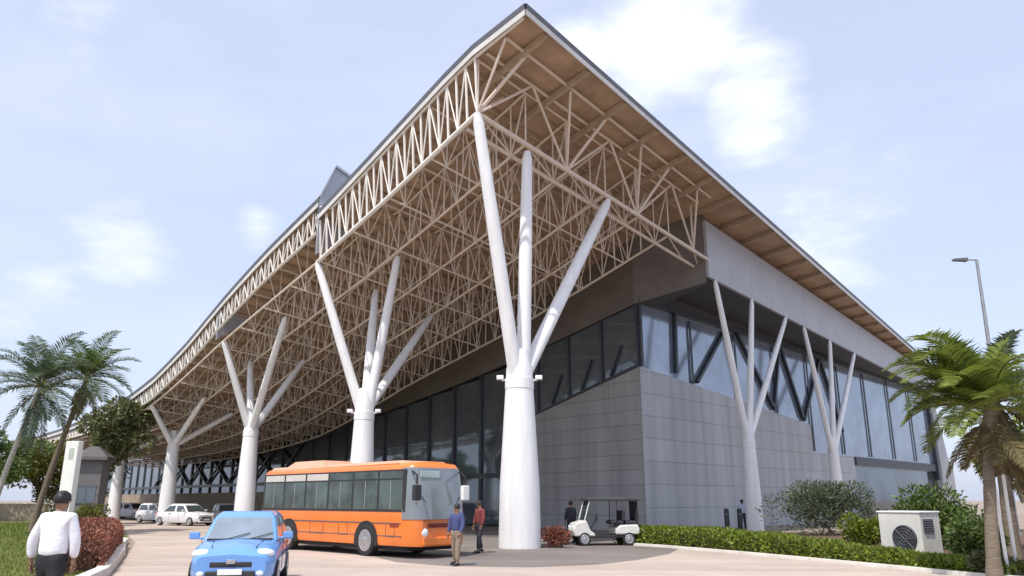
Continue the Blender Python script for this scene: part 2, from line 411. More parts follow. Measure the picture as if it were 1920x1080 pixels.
# raised roof fins at the bay joints
def fin(a, h, depth, run):
    m = MB(); 
    zb = lambda b: zroof(a, b)-.3
    prof = [(-2.55, zlow(a, -2.3)+.25), (-2.55, zroof(a, -2.6)+.1), (-1.75, zroof(a, -1.8)+h), (-.45, zroof(a, -.5)+h*.86), (-.2, zroof(a, -.2)-.1), (-.35, zroof(a, -.5)-.4), (-.8, zlow(a, -.8)+1.7)]
    m.loft([[W(a, b, z) for b, z in prof], [W(a+.12, b, z) for b, z in prof]])
    part(m, 'roof_fin', M['fin'], roof)
    m = MB()
    pk = [(-2.62, zroof(a, -2.6)+.12), (-1.75, zroof(a, -1.8)+h+.05), (-.4, zroof(a, -.5)+h*.86+.05), (depth, zroof(a, depth))]
    lo = [(b, zroof(a+run, b)+.03) for b, _ in pk]
    for k in range(3):
        m.quad(W(a-.1, *pk[k]), W(a-.1, *pk[k+1]), W(a+run, *lo[k+1]), W(a+run, *lo[k]))
        m.quad(W(a-.1, *pk[k]), W(a-.1, pk[k][0], pk[k][1]-.14), W(a-.1, pk[k+1][0], pk[k+1][1]-.14), W(a-.1, *pk[k+1]))
    part(m, 'fin_cover', M['roof_top'], roof)
fin(12.45, 2.1, 1.2, 5.0); fin(24.9, .9, 1.0, 4.0)

# lattice trusses parallel to the eave, with cross chords between them
LB = [-2.31 + 2.95*j for j in range(6)]
LAi = [3.15*i for i in range(27)]
def lo(a, b): return W(a, b, zlow(a, b))
def hi(a, b): return W(a, b, max(zroof(a, b)-.46, zlow(a, b)+.4))
for j, b in enumerate(LB):
    if j == 0: continue
    m = MB(); a = 0.0; k = 0; st = .95
    while a < 82:
        m.tube(lo(a, b), hi(a, b), .036, n=5, cap=False)
        if k % 2: m.tube(lo(a, b), hi(a+st, b), .03, n=5, cap=False)
        else: m.tube(hi(a, b), lo(a+st, b), .03, n=5, cap=False)
        a += st; k += 1
    for i in range(26):
        m.tube(lo(LAi[i], b), lo(LAi[i+1], b), .065, n=6, cap=False); m.tube(hi(LAi[i], b), hi(LAi[i+1], b), .055, n=6, cap=False)
    part(m, 'roof_truss', M['lattice'], roof, smooth=True)
for i in range(1, 27):
    m = MB(); aq = LAi[i]
    for j in range(5):
        m.tube(lo(aq, LB[j]), lo(aq, LB[j+1]), .045, n=6, cap=False)
        for q in range(3):
            b0, b1 = LB[j]+.983*q, LB[j]+.983*(q+1)
            m.tube(lo(aq, b0) if (q+j) % 2 else hi(aq, b0), hi(aq, b1) if (q+j) % 2 else lo(aq, b1), .027, n=5, cap=False)
            if q: m.tube(lo(aq, b0), hi(aq, b0), .025, n=5, cap=False)
    part(m, 'cross_truss', M['lattice'], roof, smooth=True)
for i in range(0, 27):
    m = MB()
    for j in range(5):
        m.tube(hi(LAi[i], LB[j]), hi(LAi[i], LB[j+1]), .05, n=6, cap=False)
    part(m, 'upper_chord', M['lattice'], roof, smooth=True)
# secondary joists hung close under the deck (fine lines)
m = MB()
for k in range(72):
    a = .7 + k*1.05
    bs = [-2.4, 2, 6, 10, 14.6]
    for q in range(4):
        m.bar(W(a, bs[q], zroof(a, bs[q])-.36), W(a, bs[q+1], zroof(a, bs[q+1])-.36), .09, .2)
part(m, 'deck_joists', M['joist'], roof)

# the open lattice of the corner bay's front face
m = MB()
k = 0; a = 0.0; step = .62
while a < 12.5:
    lowp = W(a, -2.31, zlow(a, -2.31)); up = W(a, -2.48, zroof(a, -2.5)-.42)
    m.tube(lowp, up, .055, n=6, cap=False)
    a2 = a+step
    m.tube(W(a2, -2.31, zlow(a2, -2.31)) if k % 2 else lowp, W(a, -2.48, zroof(a, -2.5)-.42) if k % 2 else W(a2, -2.48, zroof(a2, -2.5)-.42), .035, n=5, cap=False)
    a = a2; k += 1
m.tube(W(-2.9, -2.5, zroof(-2.9, -2.5)-.36), W(0, -2.48, zroof(0, -2.5)-.42), .07, n=6)
for k in range(10):
    a0, a1 = 1.25*k, 1.25*(k+1)
    m.tube(W(a0, -2.48, zroof(a0, -2.5)-.42), W(a1, -2.48, zroof(a1, -2.5)-.42), .07, n=6, cap=False)
for k in range(8): m.tube(lo(1.5925*k, LB[0]), lo(1.5925*(k+1), LB[0]), .10, n=8, cap=False)
part(m, 'eave_lattice', M['eave_white'], roof, smooth=True)
m = MB()
for k in range(22): m.tube(lo(12.8+3.15*k, LB[0]), lo(12.8+3.15*(k+1), LB[0]), .06, n=7, cap=False)
part(m, 'eave_chord', M['lattice'], roof, smooth=True)

# the deep truss along the right-hand edge with its outriggers
m = MB()
sb = [-2.31 + 5.8*k for k in range(4)]
chord = [W(0, b, zlow(0, b)) for b in [-2.31, .6, 3.5, 6.4, 9.3, 12.2, 15.1, 17.0]]
for k in range(7):
    m.tube(chord[k], chord[k+1], .11, n=8, cap=False)
    m.tube(chord[k]+UA*.75-Vector((0,0,.35)), chord[k+1]+UA*.75-Vector((0,0,.35)), .09, n=8, cap=False)
    m.tube(chord[k], chord[k+1]+UA*.75-Vector((0,0,.35)), .04, n=5, cap=False)
for kk, b in enumerate(sb):
    n0 = W(0, b, zlow(0, b))
    ae = aedge(b)
    if b < 12: m.tube(n0, W(ae*.55, b+1.3, zroof(ae*.55, b+1.3)-.4), .075, n=6)
    m.tube(n0, W(ae*.55, max(b-1.5, -2.3), zroof(ae*.55, b)-.4), .06, n=6)
    if b < 12:
        m.tube(n0, W(.9, b+2.4, zroof(.9, b+2.4)-.4), .06, n=6)
        m.tube(n0, W(-.5, b+2.9, zroof(-.5, b+2.9)-.4), .06, n=6)
    if b > -2: m.tube(n0, W(-.5, b-2.9, zroof(-.5, b-2.9)-.4), .06, n=6)
    m.tube(n0, W(0, b, zroof(0, b)-.4), .06, n=6)
for k in range(6):
    b0, b1 = -2.31+2.9*k, -2.31+2.9*(k+1)
    m.tube(W(-.5, b0, zroof(-.5, b0)-.4), W(-.5, b1, zroof(-.5, b1)-.4), .07, n=6, cap=False)
    c0, c1 = aedge(b0)*.55, aedge(b1)*.55
    m.tube(W(c0, b0, zroof(c0, b0)-.4), W(c1, b1, zroof(c1, b1)-.4), .07, n=6, cap=False)
part(m, 'edge_truss', M['edge_tube'], roof, smooth=True)
for k in range(24):
    b = -1.2 + 2.9*k
    m = MB(); ae = aedge(b)+.1
    m.bar(W(ae, b, zroof(ae, b)-.36), W(.1 if b > 15 else 3, b, zroof(.1 if b > 15 else 3, b)-.36), .16, .26)
    part(m, 'outrigger', M['joist'], roof)

# enclosed roof zone: grey fascia, bulkhead, flat dark soffit
def fz(b): return 13.75-.034*(b-16)
f = MB()
fb = [16.6 + 2.9*k for k in range(21)]
for k in range(20):
    b0, b1 = fb[k], fb[k+1]
    t0, t1 = zroof(-.1, b0)-.75, zroof(-.1, b1)-.75
    f.box((W(-.1, (b0+b1)/2).x, W(-.1, (b0+b1)/2).y, 0), (0, 0, 0)) if False else None
    A, B = W(-.1, b0+.008, fz(b0)), W(-.1, b1-.008, fz(b1)); A2, B2 = W(-.1, b0+.008, t0), W(-.1, b1-.008, t1)
    f.quad(B, A, A2, B2); o = UA*.2
    f.quad(A, B, B+o, A+o); f.quad(A2+o, B2+o, B2, A2); f.quad(A, A+o, A2+o, A2); f.quad(B+o, B, B2, B2+o); f.quad(A+o, B+o, B2+o, A2+o)
part(f, 'side_fascia', M['fascia'])
zs = lambda a: max(13.45 - .19*max(a, 0)+.00198*min(max(a-8, 0), 40)**2, 7.2) if a < 48 else 7.2
bk = MB()
bl = [(0.12, 16.6), (4.2, 14.9)] + [(4.2+4*k, 14.9) for k in range(1, 21)]
for k in range(len(bl)-1):
    (a0, b0), (a1, b1) = bl[k], bl[k+1]
    bk.quad(W(a0, b0, zs(a0)), W(a1, b1, zs(a1)), W(a1, b1, zroof(a1, b1)-.23), W(a0, b0, zroof(a0, b0)-.23))
    bk.quad(W(a0, b0+.15, zs(a0)), W(a0, b0+.15, zroof(a0, b0)-.23), W(a1, b1+.15, zroof(a1, b1)-.23), W(a1, b1+.15, zs(a1)))
part(bk, 'bulkhead', M['bulkhead'])
so = MB()
for k in range(len(bl)-1):
    (a0, b0), (a1, b1) = bl[k], bl[k+1]
    so.quad(W(a1, b1, zs(a1)+.01), W(a0, b0, zs(a0)+.01), W(a0, 16.9, zs(a0)+.01), W(a1, 16.9, zs(a1)+.01))
for k in range(20):
    b0, b1 = fb[k], fb[k+1]
    so.quad(W(.1, b0+.3, fz(b0)+.03), W(.1, b1+.3, fz(b1)+.03), W(5.2, b1+.3, fz(b1)-.05), W(5.2, b0+.3, fz(b0)-.05))
part(so, 'dark_soffit', M['soffit_dark'])

# walls
C0 = Vector((7.24, 43.5, 0)); V2 = Vector((.7015, .7127, 0)); N2 = Vector((.7127, -.7015, 0))   # side wall direction, outward normal
def SW(s, z, o=0.0): p = C0 + V2*s + N2*o; return Vector((p.x, p.y, z))
def FW(s, z, o=0.0): p = C0 + UA*s - VB*o; return Vector((p.x, p.y, z))
SEND = 55.5
def sill(s): return 9.0-.085*min(s, 22)
def wq(mb, F, s0, s1, z00, z01, z10, z11, o=0.0):
    mb.quad(F(s0, z00, o), F(s1, z01, o), F(s1, z11, o), F(s0, z10, o), [(s0, z00), (s1, z01), (s1, z11), (s0, z10)])
sw = MB()
for s0, s1 in ((0, 11), (11, 22)): wq(sw, SW, s0, s1, 0, 0, sill(s0), sill(s1))
wq(sw, SW, 22, 29.5, 0, 0, 5.1, 5.1); wq(sw, SW, 49.8, SEND, 0, 0, 5.1, 5.1)
wq(sw, SW, 29.5, 49.8, 0, 0, .25, .25)
side_wall = part(sw, 'side_wall', M['wall_side'])
gl = MB()
gs = [0, 5.5, 11, 16.5, 22]
def gtop(s): return 12.75-.01*s
for k in range(4):
    s0, s1 = gs[k], gs[k+1]
    o = -.05
    gl.quad(SW(s0, sill(s0), o), SW(s1, sill(s1), o), SW(s1, gtop(s1), o), SW(s0, gtop(s0), o))
for s0 in (22, 27.6, 33.2, 38.8, 44.4):
    s1 = s0+5.54; gl.quad(SW(s0, 5.1, -.05), SW(min(s1+.06, 49.8), 5.1, -.05), SW(min(s1+.06, 49.8), gtop(s1), -.05), SW(s0, gtop(s0), -.05))
part(gl, 'window_band', M['glass'], side_wall)
lg = MB()
for s0 in (29.5, 34.5, 39.5, 44.5): lg.quad(SW(s0+.05, .25, -.25), SW(s0+5.1, .25, -.25), SW(s0+5.1, 4.4, -.25), SW(s0+.05, 4.4, -.25))
part(lg, 'lower_window', M['glass_dark'], side_wall)
lb = MB()
lb.bar(SW(29.5, 4.74, .0), SW(49.8, 4.74, .0), .3, .68)
part(lb, 'lintel', M['mullion'], side_wall)
sb_ = MB()   # dark bars zigzagging over the window band
def bar2(s0, z0, s1, z1, w=.28): sb_.bar(SW(s0, z0, .06), SW(s1, z1, .06), .2, w, up=N2)
bar2(.12, sill(0), .12, gtop(0), .22)
bar2(3.6, 9.0, 3.8, 12.7); bar2(5.9, 8.7, 9.6, 12.4); bar2(11.4, 12.6, 15.8, 8.0); bar2(15.9, 7.8, 17.5, 12.4); bar2(17.8, 12.4, 20.4, 7.6)
bar2(20.6, 7.4, 24.4, 12.4); bar2(24.6, 12.4, 27.5, 7.0)
for s in (5.5, 11, 16.5, 22): bar2(s, sill(s) if s < 22 else 5.2, s, 12.5, .05)
for s in (27.6, 33.2, 38.8, 44.4): bar2(s, 5.2, s, 12.3, .07)
bar2(49.7, 3.6, 49.7, 12.3, .42)
sb_.bar(SW(0, gtop(0)+.16, .04), SW(50, gtop(50)+.16, .04), .3, .36)
part(sb_, 'window_bar', M['mullion'], side_wall)
hd = MB()
for k in range(10):
    s0, s1 = k*5.55, (k+1)*5.55
    hd.quad(SW(s0, gtop(s0)+.3, -.02), SW(s1, gtop(s1)+.3, -.02), SW(s1, 13.9, -.02), SW(s0, 13.9, -.02))
part(hd, 'header_panel', M['soffit_dark'], side_wall)
ep = MB()   # raking pale end pier
ep.loft([[SW(50.05, 0, .5), SW(54.6, 0, .5), SW(54.6, 0, -.6), SW(50.05, 0, -.6)], [SW(50.05, 12.4, .35), SW(50.7, 12.4, .35), SW(50.7, 12.4, -.6), SW(50.05, 12.4, -.6)]])
part(ep, 'end_pier', M['fascia'], side_wall)

fw = MB()
def fsill(s): return 9.0-.235*s
FWL = 11.2
wq(fw, lambda s, z, o: FW(s, z, o), .0, FWL, 0, 0, fsill(0), fsill(FWL))
front_wall = part(fw, 'front_wall', M['wall_front'])
def ftop(s): return zs(s+4)-.05
fg = MB()
s = 0
while s < FWL-.1:
    s1 = min(s+2.8, FWL); fg.quad(FW(s+.03, fsill(s), -.06), FW(s1-.03, fsill(s1), -.06), FW(s1-.03, ftop(s1), -.06), FW(s+.03, ftop(s), -.06)); s = s1
part(fg, 'upper_window', M['glass_dark'], front_wall)
m = MB()
s = 0
while s <= FWL+.1: m.bar(FW(s+.06, fsill(s), .02), FW(s+.06, ftop(s), .02), .14, .12, up=VB); s += 2.8
m.bar(FW(0, fsill(0)+.06, .03), FW(FWL, fsill(FWL)+.06, .03), .16, .14)
for s in (2.2, 4.6, 7.2): m.bar(FW(s, fsill(s)+.2, .03), FW(s-.9, fsill(s)+1.9, .03), .12, .16, up=VB)
part(m, 'window_bar', M['mullion'], front_wall)
# glazed entrance front
eg = MB()
s = FWL; panes = []
while s < 108:
    s1 = s+3.1
    for z0, z1 in ((.1, 3.2), (3.3, ftop((s+s1)/2))):
        tilt = random.uniform(-.02, .02)
        eg.quad(FW(s+.05, z0, -.06), FW(s1-.05, z0, -.06+tilt), FW(s1-.05, min(z1, ftop(s1)) if z0 > 1 else z1, -.06+tilt), FW(s+.05, min(z1, ftop(s)) if z0 > 1 else z1, -.06))
    panes.append(s); s = s1
front_glass = part(eg, 'entrance_glazing', M['glass_dark'])
for s in panes:
    m = MB(); m.bar(FW(s, 0, .02), FW(s, ftop(s), .02), .22, .14, up=VB); part(m, 'mullion', M['mullion'], front_glass)
m = MB(); m.bar(FW(FWL, 3.25, .04), FW(108, 3.25, .04), .16, .3); part(m, 'transom', M['mullion'], front_glass)
m = MB()
for s in (40, 46.2, 52.4, 58.6, 64.8, 71, 77.2): 
    m.bar(FW(s, 3.5, .1), FW(s+6, ftop(s+6)-.2, .1), .16, .22, up=VB); m.bar(FW(s+6, 3.5, .13), FW(s, ftop(s)-.2, .13), .16, .22, up=VB)
part(m, 'cross_brace', M['mullion'], front_glass)
m = MB(); m.bar(FW(36, 1.2, 2.5), FW(104, 1.2, 2.5), .6, 2.4); part(m, 'stone_dado', M['stone_band'])

# tree columns
def column(base, top_z, rb, rc, arms, ra, rt, floods=True):
    bx, by = base.x, base.y
    m = MB()
    prof = [(0, rb*1.0), (.25, rb), (top_z*.35, rb*.88+rc*.12), (top_z*.7, rb*.4+rc*.6), (top_z, rc), (top_z+.35, rc*.97), (top_z+1.1, rc*.62)]
    m.loft([[(bx+r*math.cos(t*math.pi/12), by+r*math.sin(t*math.pi/12), z) for t in range(24)] for z, r in prof])
    c = part(m, 'tree_column', M['steel'], smooth=True)
    m = MB(); r = rc*1.08
    m.loft([[(bx+q*math.cos(t*math.pi/12), by+q*math.sin(t*math.pi/12), z) for t in range(24)] for z, q in [(top_z-.42, rc*1.0), (top_z-.4, r), (top_z-.02, r), (top_z, rc*.96)]])
    part(m, 'collar', M['steel'], c, smooth=True)
    for p in arms:
        p = Vector(p); p0 = Vector((bx, by, top_z+.1)); d = (p-p0)
        p0 = p0 + Vector((d.x, d.y, 0)).normalized()*rc*.45 if Vector((d.x, d.y)).length > .3 else p0
        m = MB(); m.path([p0, p0+(p-p0)*.5, p0+(p-p0)*.96, p], [ra, ra*.98, rt, rt*.6], n=14)
        part(m, 'arm', M['steel'], c, smooth=True)
    if floods:
        for sgn in (-1, 1):
            m = MB(); q = Vector((bx+sgn*(rc+.22), by-.1, top_z+.02)); m.box(q, (.26, .24, .16)); m.box(q-Vector((sgn*.2, 0, .10)), (.3, .06, .06))
            part(m, 'floodlight', M['steel'], c, bevel=.02)
    return c
Zl = lambda a, b: W(a, b, zlow(a, b))
column(W(0, .2), 6.1, .76, .51, [Zl(0, -2.31), Zl(0, .75)-Vector((0,0,.3)), Zl(0, 6.75)-Vector((0,0,.2))], .275, .22)
column(W(11.0, 0), 5.75, .62, .45, [Zl(12.74, -2.31), Zl(9.9, .9), Zl(13.4, 1.9), Zl(13.9, 6.5)], .235, .18)
column(W(24.2, 0), 5.75, .58, .42, [Zl(24.3, -2.31), Zl(19.2, -.7), Zl(26.2, .4), Zl(24.3, 3.4)], .22, .165, False)
column(W(38.0, 0), 5.5, .55, .40, [Zl(36.9, -2.31)+Vector((0,0,.1)), Zl(33.4, .3), Zl(35.5, .6), Zl(35.5, 3.4)], .20, .15, False)
column(W(51.2, 0), 5.2, .52, .38, [W(50.5, -2.31, 7.6), W(46.5, .3, 7.9), W(48.5, 3.4, 7.5)], .19, .14, False)
column(W(64.5, 0), 5.0, .54, .42, [W(63, -2.31, 6.9), W(60.5, .3, 6.8), W(62, 3.4, 6.6)], .22, .16, False)
def vcol(s_b, top, arms):
    bp = W(-.1, s_b)
    column(bp, top, .46, .34, [W(-.05, b, fz(b)-.02+ (0)) for b in arms], .19, .14, False)
vcol(20.1, 4.9, (17.4, 22.3, 27.6)); vcol(33.8, 4.7, (30.7, 35.8, 41.3))

# ------------------------------------------------------------------ vehicles
def wheel(parent, x, y, r, w, hub=True):
    m = MB(); n = 24
    prof = [(-w/2, r*.72), (-w/2, r*.95), (-w/2+.03, r), (w/2-.03, r), (w/2, r*.95), (w/2, r*.72)]
    m.loft([[(x+q*math.cos(t*2*math.pi/n), y+d, r+q*math.sin(t*2*math.pi/n)) for t in range(n)] for d, q in prof], cap=True)
    wh = m.build('wheel', M['rubber'], parent, smooth=True)
    sg = -1 if y < 0 else 1
    m = MB()
    m.loft([[(x+q*math.cos(t*2*math.pi/n), y+sg*d, r+q*math.sin(t*2*math.pi/n)) for t in range(n)] for d, q in [(w/2+.004, r*.70), (w/2+.012, r*.64), (w/2-.02, r*.55), (w/2+.0, r*.28), (w/2+.025, r*.22)]])
    m.build('rim', M['alloy'], wh, smooth=True)
    return wh

def paint(name, c, coat=.6): return mat(name, c, .35, .05, 2, coat=coat)
def car(label, loc, yaw, pm, group=None, glass='carglass', hatch=True, plate=True, name='parked_car', cat='car'):
    root = empty(name, loc, yaw, label, cat, group)
    Lc, Wd = (3.6, 1.56) if hatch else (4.25, 1.68)
    hl, hw = Lc/2, Wd/2
    # lower body: stations (x, halfwidth, z_bottom, z_shoulder, z_top)
    st = [(-hl, hw*.80, .42, .62, .80), (-hl+.10, hw*.93, .26, .66, .90), (-hl+.55, hw, .20, .70, .95),
          (-.4, hw, .19, .70, .94), (.45, hw, .19, .69, .93), (.62 if hatch else .75, hw*.995, .19, .68, .92), (hl-.55, hw*.98, .20, .64, .85), (hl-.16, hw*.90, .24, .58, .75), (hl-.02, hw*.78, .30, .52, .66)]
    m = MB(); rings = []
    for x, w, zb, zsd, zt in st:
        rings.append([(x, -w*.92, zb), (x, -w, zb+.12), (x, -w, zsd), (x, -w*.95, (zsd+zt)/2+.04), (x, -w*.80, zt), (x, 0, zt+.035), (x, w*.80, zt), (x, w*.95, (zsd+zt)/2+.04), (x, w, zsd), (x, w, zb+.12), (x, w*.92, zb)])
    m.loft(rings)
    body = m.build('body', pm, root, smooth=True)
    # cabin
    zr = 1.43 if hatch else 1.42
    b0 = [(-hl+(.25 if hatch else .75), .92), (hl-1.02, .90)]; xr0, xr1 = (-hl+.42 if hatch else -hl+1.25), hl-1.62
    wb, wt = hw*.90, hw*.70
    P = lambda x, y, z: Vector((x, y, z))
    cab = [[P(b0[0][0], -wb, .90), P(b0[1][0], -wb, .88), P(b0[1][0], wb, .88), P(b0[0][0], wb, .90)],
           [P(xr0-.05, -wt*1.06, zr-.10), P(xr1+.10, -wt*1.06, zr-.10), P(xr1+.10, wt*1.06, zr-.10), P(xr0-.05, wt*1.06, zr-.10)],
           [P(xr0+.15, -wt*.9, zr), P(xr1-.15, -wt*.9, zr), P(xr1-.15, wt*.9, zr), P(xr0+.15, wt*.9, zr)]]
    m = MB(); m.loft(cab)
    m.build('cabin', pm, root, smooth=True, bevel=.035, seg=3, angle=20)
    def pane(name, A, B, C, D, ins=.08, k=.016):
        n = (B-A).cross(D-A).normalized(); ce = (A+B+C+D)/4
        q = [p+(ce-p)*ins/ max((ce-p).length, .01)*1.0 + n*k for p in (A, B, C, D)]
        m = MB(); m.loft([[p - n*.03 for p in q], q]); return m.build(name, M[glass], root)
    pane('windscreen', cab[0][1], cab[0][2], cab[1][2], cab[1][1])
    pane('rear_window', cab[0][3], cab[0][0], cab[1][0], cab[1][3], .12)
    mid = .5
    for sg, idx in ((1, (0, 1)), (-1, (2, 3))):
        A, B = cab[0][idx[0]], cab[0][idx[1]]; D, C = cab[1][idx[0]], cab[1][idx[1]]
        for t0, t1 in ((0.03, .5), (.53, .97)):
            pane('side_window', A.lerp(B, t0), A.lerp(B, t1), D.lerp(C, t1), D.lerp(C, t0), .07)
    for sg in (-1, 1):
        for x in (-hl+.62, hl-.66): wheel(root, x, sg*(hw-.09), .285, .19)
        m = MB(); m.ellipsoid((hl-.24, sg*hw*.70, .70), (.17, .19, .085), 14, 8); m.build('headlight', M['lamp_glass'], root, smooth=True)
        m = MB(); m.box((-hl+.06, sg*hw*.78, .78), (.10, .20, .22)); m.build('tail_light', mat('red_lamp', (.4, .03, .02), .2, .05), root, bevel=.02)
        m = MB(); m.box((hl-1.22, sg*(hw+.10), .98), (.10, .19, .13)); m.box((hl-1.20, sg*(hw-.02), .93), (.06, .14, .04)); m.build('wing_mirror', pm, root, bevel=.025)
    m = MB(); m.box((hl-.04, 0, .52), (.06, hw*.95, .10)); m.box((hl+.0, 0, .345), (.08, hw*1.1, .13)); m.build('grille', M['black_plastic'], root, bevel=.02)
    m = MB(); m.box((hl+.015, 0, .26), (.09, hw*1.5, .10)); m.build('bumper', pm, root, bevel=.03)
    if plate:
        m = MB(); m.box((hl+.055, 0, .40), (.012, .42, .10)); m.build('number_plate', M['white_paint'], root)
        m = MB(); m.box((hl+.005, 0, .57), (.02, .16, .08)); m.build('badge', M['alloy'], root, bevel=.01)
    m = MB(); m.box((hl-1.0, 0, .915), (.10, hw*1.55, .03)); m.build('cowl', M['black_plastic'], root)
    for sg in (-1, 1):
        m = MB(); m.bar((hl-.9, sg*hw*.60, .915), (hl-.25, sg*hw*.50, .80), .012, .012); m.build('bonnet_crease', M['black_plastic'], root)
        m = MB(); m.ellipsoid((hl-.02, sg*hw*.66, .36), (.05, .07, .05), 10, 6); m.build('fog_lamp', M['lamp_glass'], root, smooth=True)
        m = MB()
        for x in (-.62, .34): m.box((x, sg*(hw+.001), .62), (.012, .012, .56))
        m.build('door_gap', M['black_plastic'], root)
        m = MB(); m.box((-.5, sg*(hw+.012), .80), (.16, .03, .03)); m.build('door_handle', M['black_plastic'], root)
    for sg in (-1, 1):   # wipers
        m = MB(); c0 = cab[0][1].lerp(cab[0][2], .3 if sg < 0 else .6)+Vector((.03, 0, .03)); m.bar(c0, c0+Vector((-.14, .45, .12)), .015, .015); m.build('wiper', M['black_plastic'], root)
    return root
blue = paint('light_blue_car_paint', (.13, .31, .68), .9)
# faces the camera, a touch to its left
car('light blue hatchback facing us on the pink paving in front of the bus', (-5.45, 16.6, .004), math.atan2(-1, .2), blue, glass='bluescreen', name='blue_hatchback')
back = math.atan2(-UA.y, -UA.x)
wp = paint('white_car_paint', (.72, .72, .73)); gp = paint('silver_car_paint', (.42, .42, .46)); dp = paint('dark_blue_car_paint', (.10, .10, .16)); lp = paint('lavender_white_paint', (.62, .62, .70)); bp_ = paint('brown_grey_paint', (.2, .17, .16))
car('white saloon parked at the foot of the fourth tree column from the corner', (-22.3, 55.0, .008), back+.35, wp, 'cars parked along the drive', hatch=False)
car('grey hatchback half hidden behind the blue car roof, right of the white saloon', (-20.6, 58.0, .008), back-.2, gp, 'cars parked along the drive')
car('pale lavender saloon at the far bend of the drive left of the white saloon', (-35.4, 74.5, .008), back+.5, lp, 'cars parked along the drive', hatch=False)
car('white hatchback nose just left of the fourth tree column base', (-27.4, 62.5, .008), back+.4, wp, 'cars parked along the drive')
car('dark blue hatchback farthest along the drive near the white pylon', (-45.6, 93.0, .008), back+.3, dp, 'cars parked along the drive')

# bus
def bus():
    h = Vector((.719, -.695)); yaw = math.atan2(h.y, h.x)
    Lb, Wb, H = 9.1, 2.15, 2.86
    right = Vector((h.y, -h.x))           # visible side
    nc = Vector((-2.82, 23.4)); c = nc - h*(Lb/2) - right*(Wb/2)
    root = empty('city_bus', (c.x, c.y, .004), yaw, 'orange single deck city bus standing before the terminal columns', 'bus')
    org = mat('orange_bus_paint', (.80, .20, .03), .35, .13, 1.0, coat=.5)
    hl, hw = Lb/2, Wb/2
    # body loft along x with rounded plan corners and a raked nose
    m = MB(); rings = []
    stn = [(-hl, .78, .25), (-hl+.06, .90, .1), (-hl+.25, .985, .03), (-hl+.6, 1, 0), (0, 1, 0), (hl-.7, 1, 0), (hl-.32, .965, .0), (hl-.12, .87, .03), (hl, .70, .1)]
    for x, k, e in stn:
        w = hw*k; rk = lambda z: 0 if x < 0 else max(0, (x-(hl-.9))/.9)*(-.30)*max(0, (z-1.1)/1.7)
        q = [(-w*.97, .34), (-w, .45), (-w, 1.15), (-w*.985, 2.35), (-w*.95, 2.62-e*.5), (-w*.84, 2.74-e), (0, 2.80-e), (w*.84, 2.74-e), (w*.95, 2.62-e*.5), (w*.985, 2.35), (w, 1.15), (w, .45), (w*.97, .34)]
        rings.append([(x+rk(z), y, z) for y, z in q])
    m.loft(rings); m.build('body', org, root, smooth=True)
    # pale cove panel above windows, glass band, each window with its own frame gap
    wnd = mat('bus_window_glass', (.05, .075, .07), .08, .75, 1.1, spec=.8)
    pale = mat('pale_bus_stripe', (.55, .52, .48), .4, .1, 2)
    for sg in (-1, 1):
        y = lambda z: sg*(hw+.010)
        edges = [-hl+.35, -hl+1.75, -hl+3.15, -hl+4.55, -hl+5.95, -hl+7.3, hl-.55]
        bb = MB(); bb.box((-.1, sg*(hw-.012), 1.93), (Lb-.75, .035, 1.24)); bb.build('window_surround', M['black_plastic'], root)
        for k in range(6):
            x0, x1 = edges[k]+.05, edges[k+1]-.05
            m = MB(); z0, z1 = 1.38, 2.24
            m.quad((x0, y(z0), z0), (x1, y(z0), z0), (x1, y(z1), z1), (x0, y(z1), z1))
            w = m.build('side_window', wnd, root)
            m = MB(); m.quad((x0, y(2.29), 2.29), (x1, y(2.29), 2.29), (x1, y(2.50), 2.50), (x0, y(2.50), 2.50)); m.build('top_light', pale if k < 3 else wnd, w)
            m = MB(); m.box(((x0+x1)/2, y(1.8)+sg*.003, 1.81), (.03, .012, .84)); m.build('slider_bar', M['alloy'], w)
        m = MB(); m.box((0, sg*(hw+.006), .98), (Lb-1.3, .012, .035)); m.box((.2, sg*(hw+.006), .62), (Lb-1.6, .012, .02)); m.build('rub_strip', M['edge'], root)
        for x in (hl-2.35, -hl+2.2):
            m = MB(); n = 20
            arc = [(x+.60*math.cos(t*math.pi/n), .46+.58*math.sin(t*math.pi/n)) for t in range(n+1)]+[(x-.60, .30), (x+.60, .30)]
            m.prism(arc, 'y', sg*(hw-.03), sg*(hw+.016)); m.build('wheel_arch', M['rubber'], root)
            wheel(root, x, sg*(hw-.10), .46, .27)
        for x, w_ in ((hl-3.6, .5), (hl-1.15, .42), (-.6, .8)):
            m = MB(); m.box((x, sg*(hw+.005), .60), (w_, .012, .012)); m.box((x-w_/2, sg*(hw+.005), .76), (.012, .012, .34)); m.box((x+w_/2, sg*(hw+.005), .76), (.012, .012, .34)); m.build('hatch_line', M['edge'], root)
        m = MB(); m.box((hl-.95, sg*(hw+.006), .93), (.42, .014, .11)); m.build('side_vent', mat('dark_orange', (.25, .035, .01), .5, .1), root)
        # mirror
        m = MB(); ex = hw+.16 if sg < 0 else hw-.42
        m.bar((hl-.35, sg*(hw-.12), 2.5), (hl+.25, sg*ex, 2.35), .04, .04); m.bar((hl+.25, sg*ex, 2.36), (hl+.25, sg*ex, 2.1), .04, .04)
        ml = m.build('mirror_arm', M['black_plastic'], root)
        m = MB(); m.box((hl+.25, sg*ex, 1.86), (.14, .26, .44)); m.build('mirror', M['black_plastic'] if sg < 0 else M['white_paint'], ml, bevel=.03)
    # windscreen follows the nose: same stations pushed out
    m = MB(); rows = []
    half = [(hl-.60, hw+.012), (hl-.32, .965*hw+.016), (hl-.12, .87*hw+.02), (hl+.012, .70*hw+.004), (hl+.02, .35*hw), (hl+.024, 0)]
    outl = half + [(x, -y) for x, y in reversed(half[:-1])]
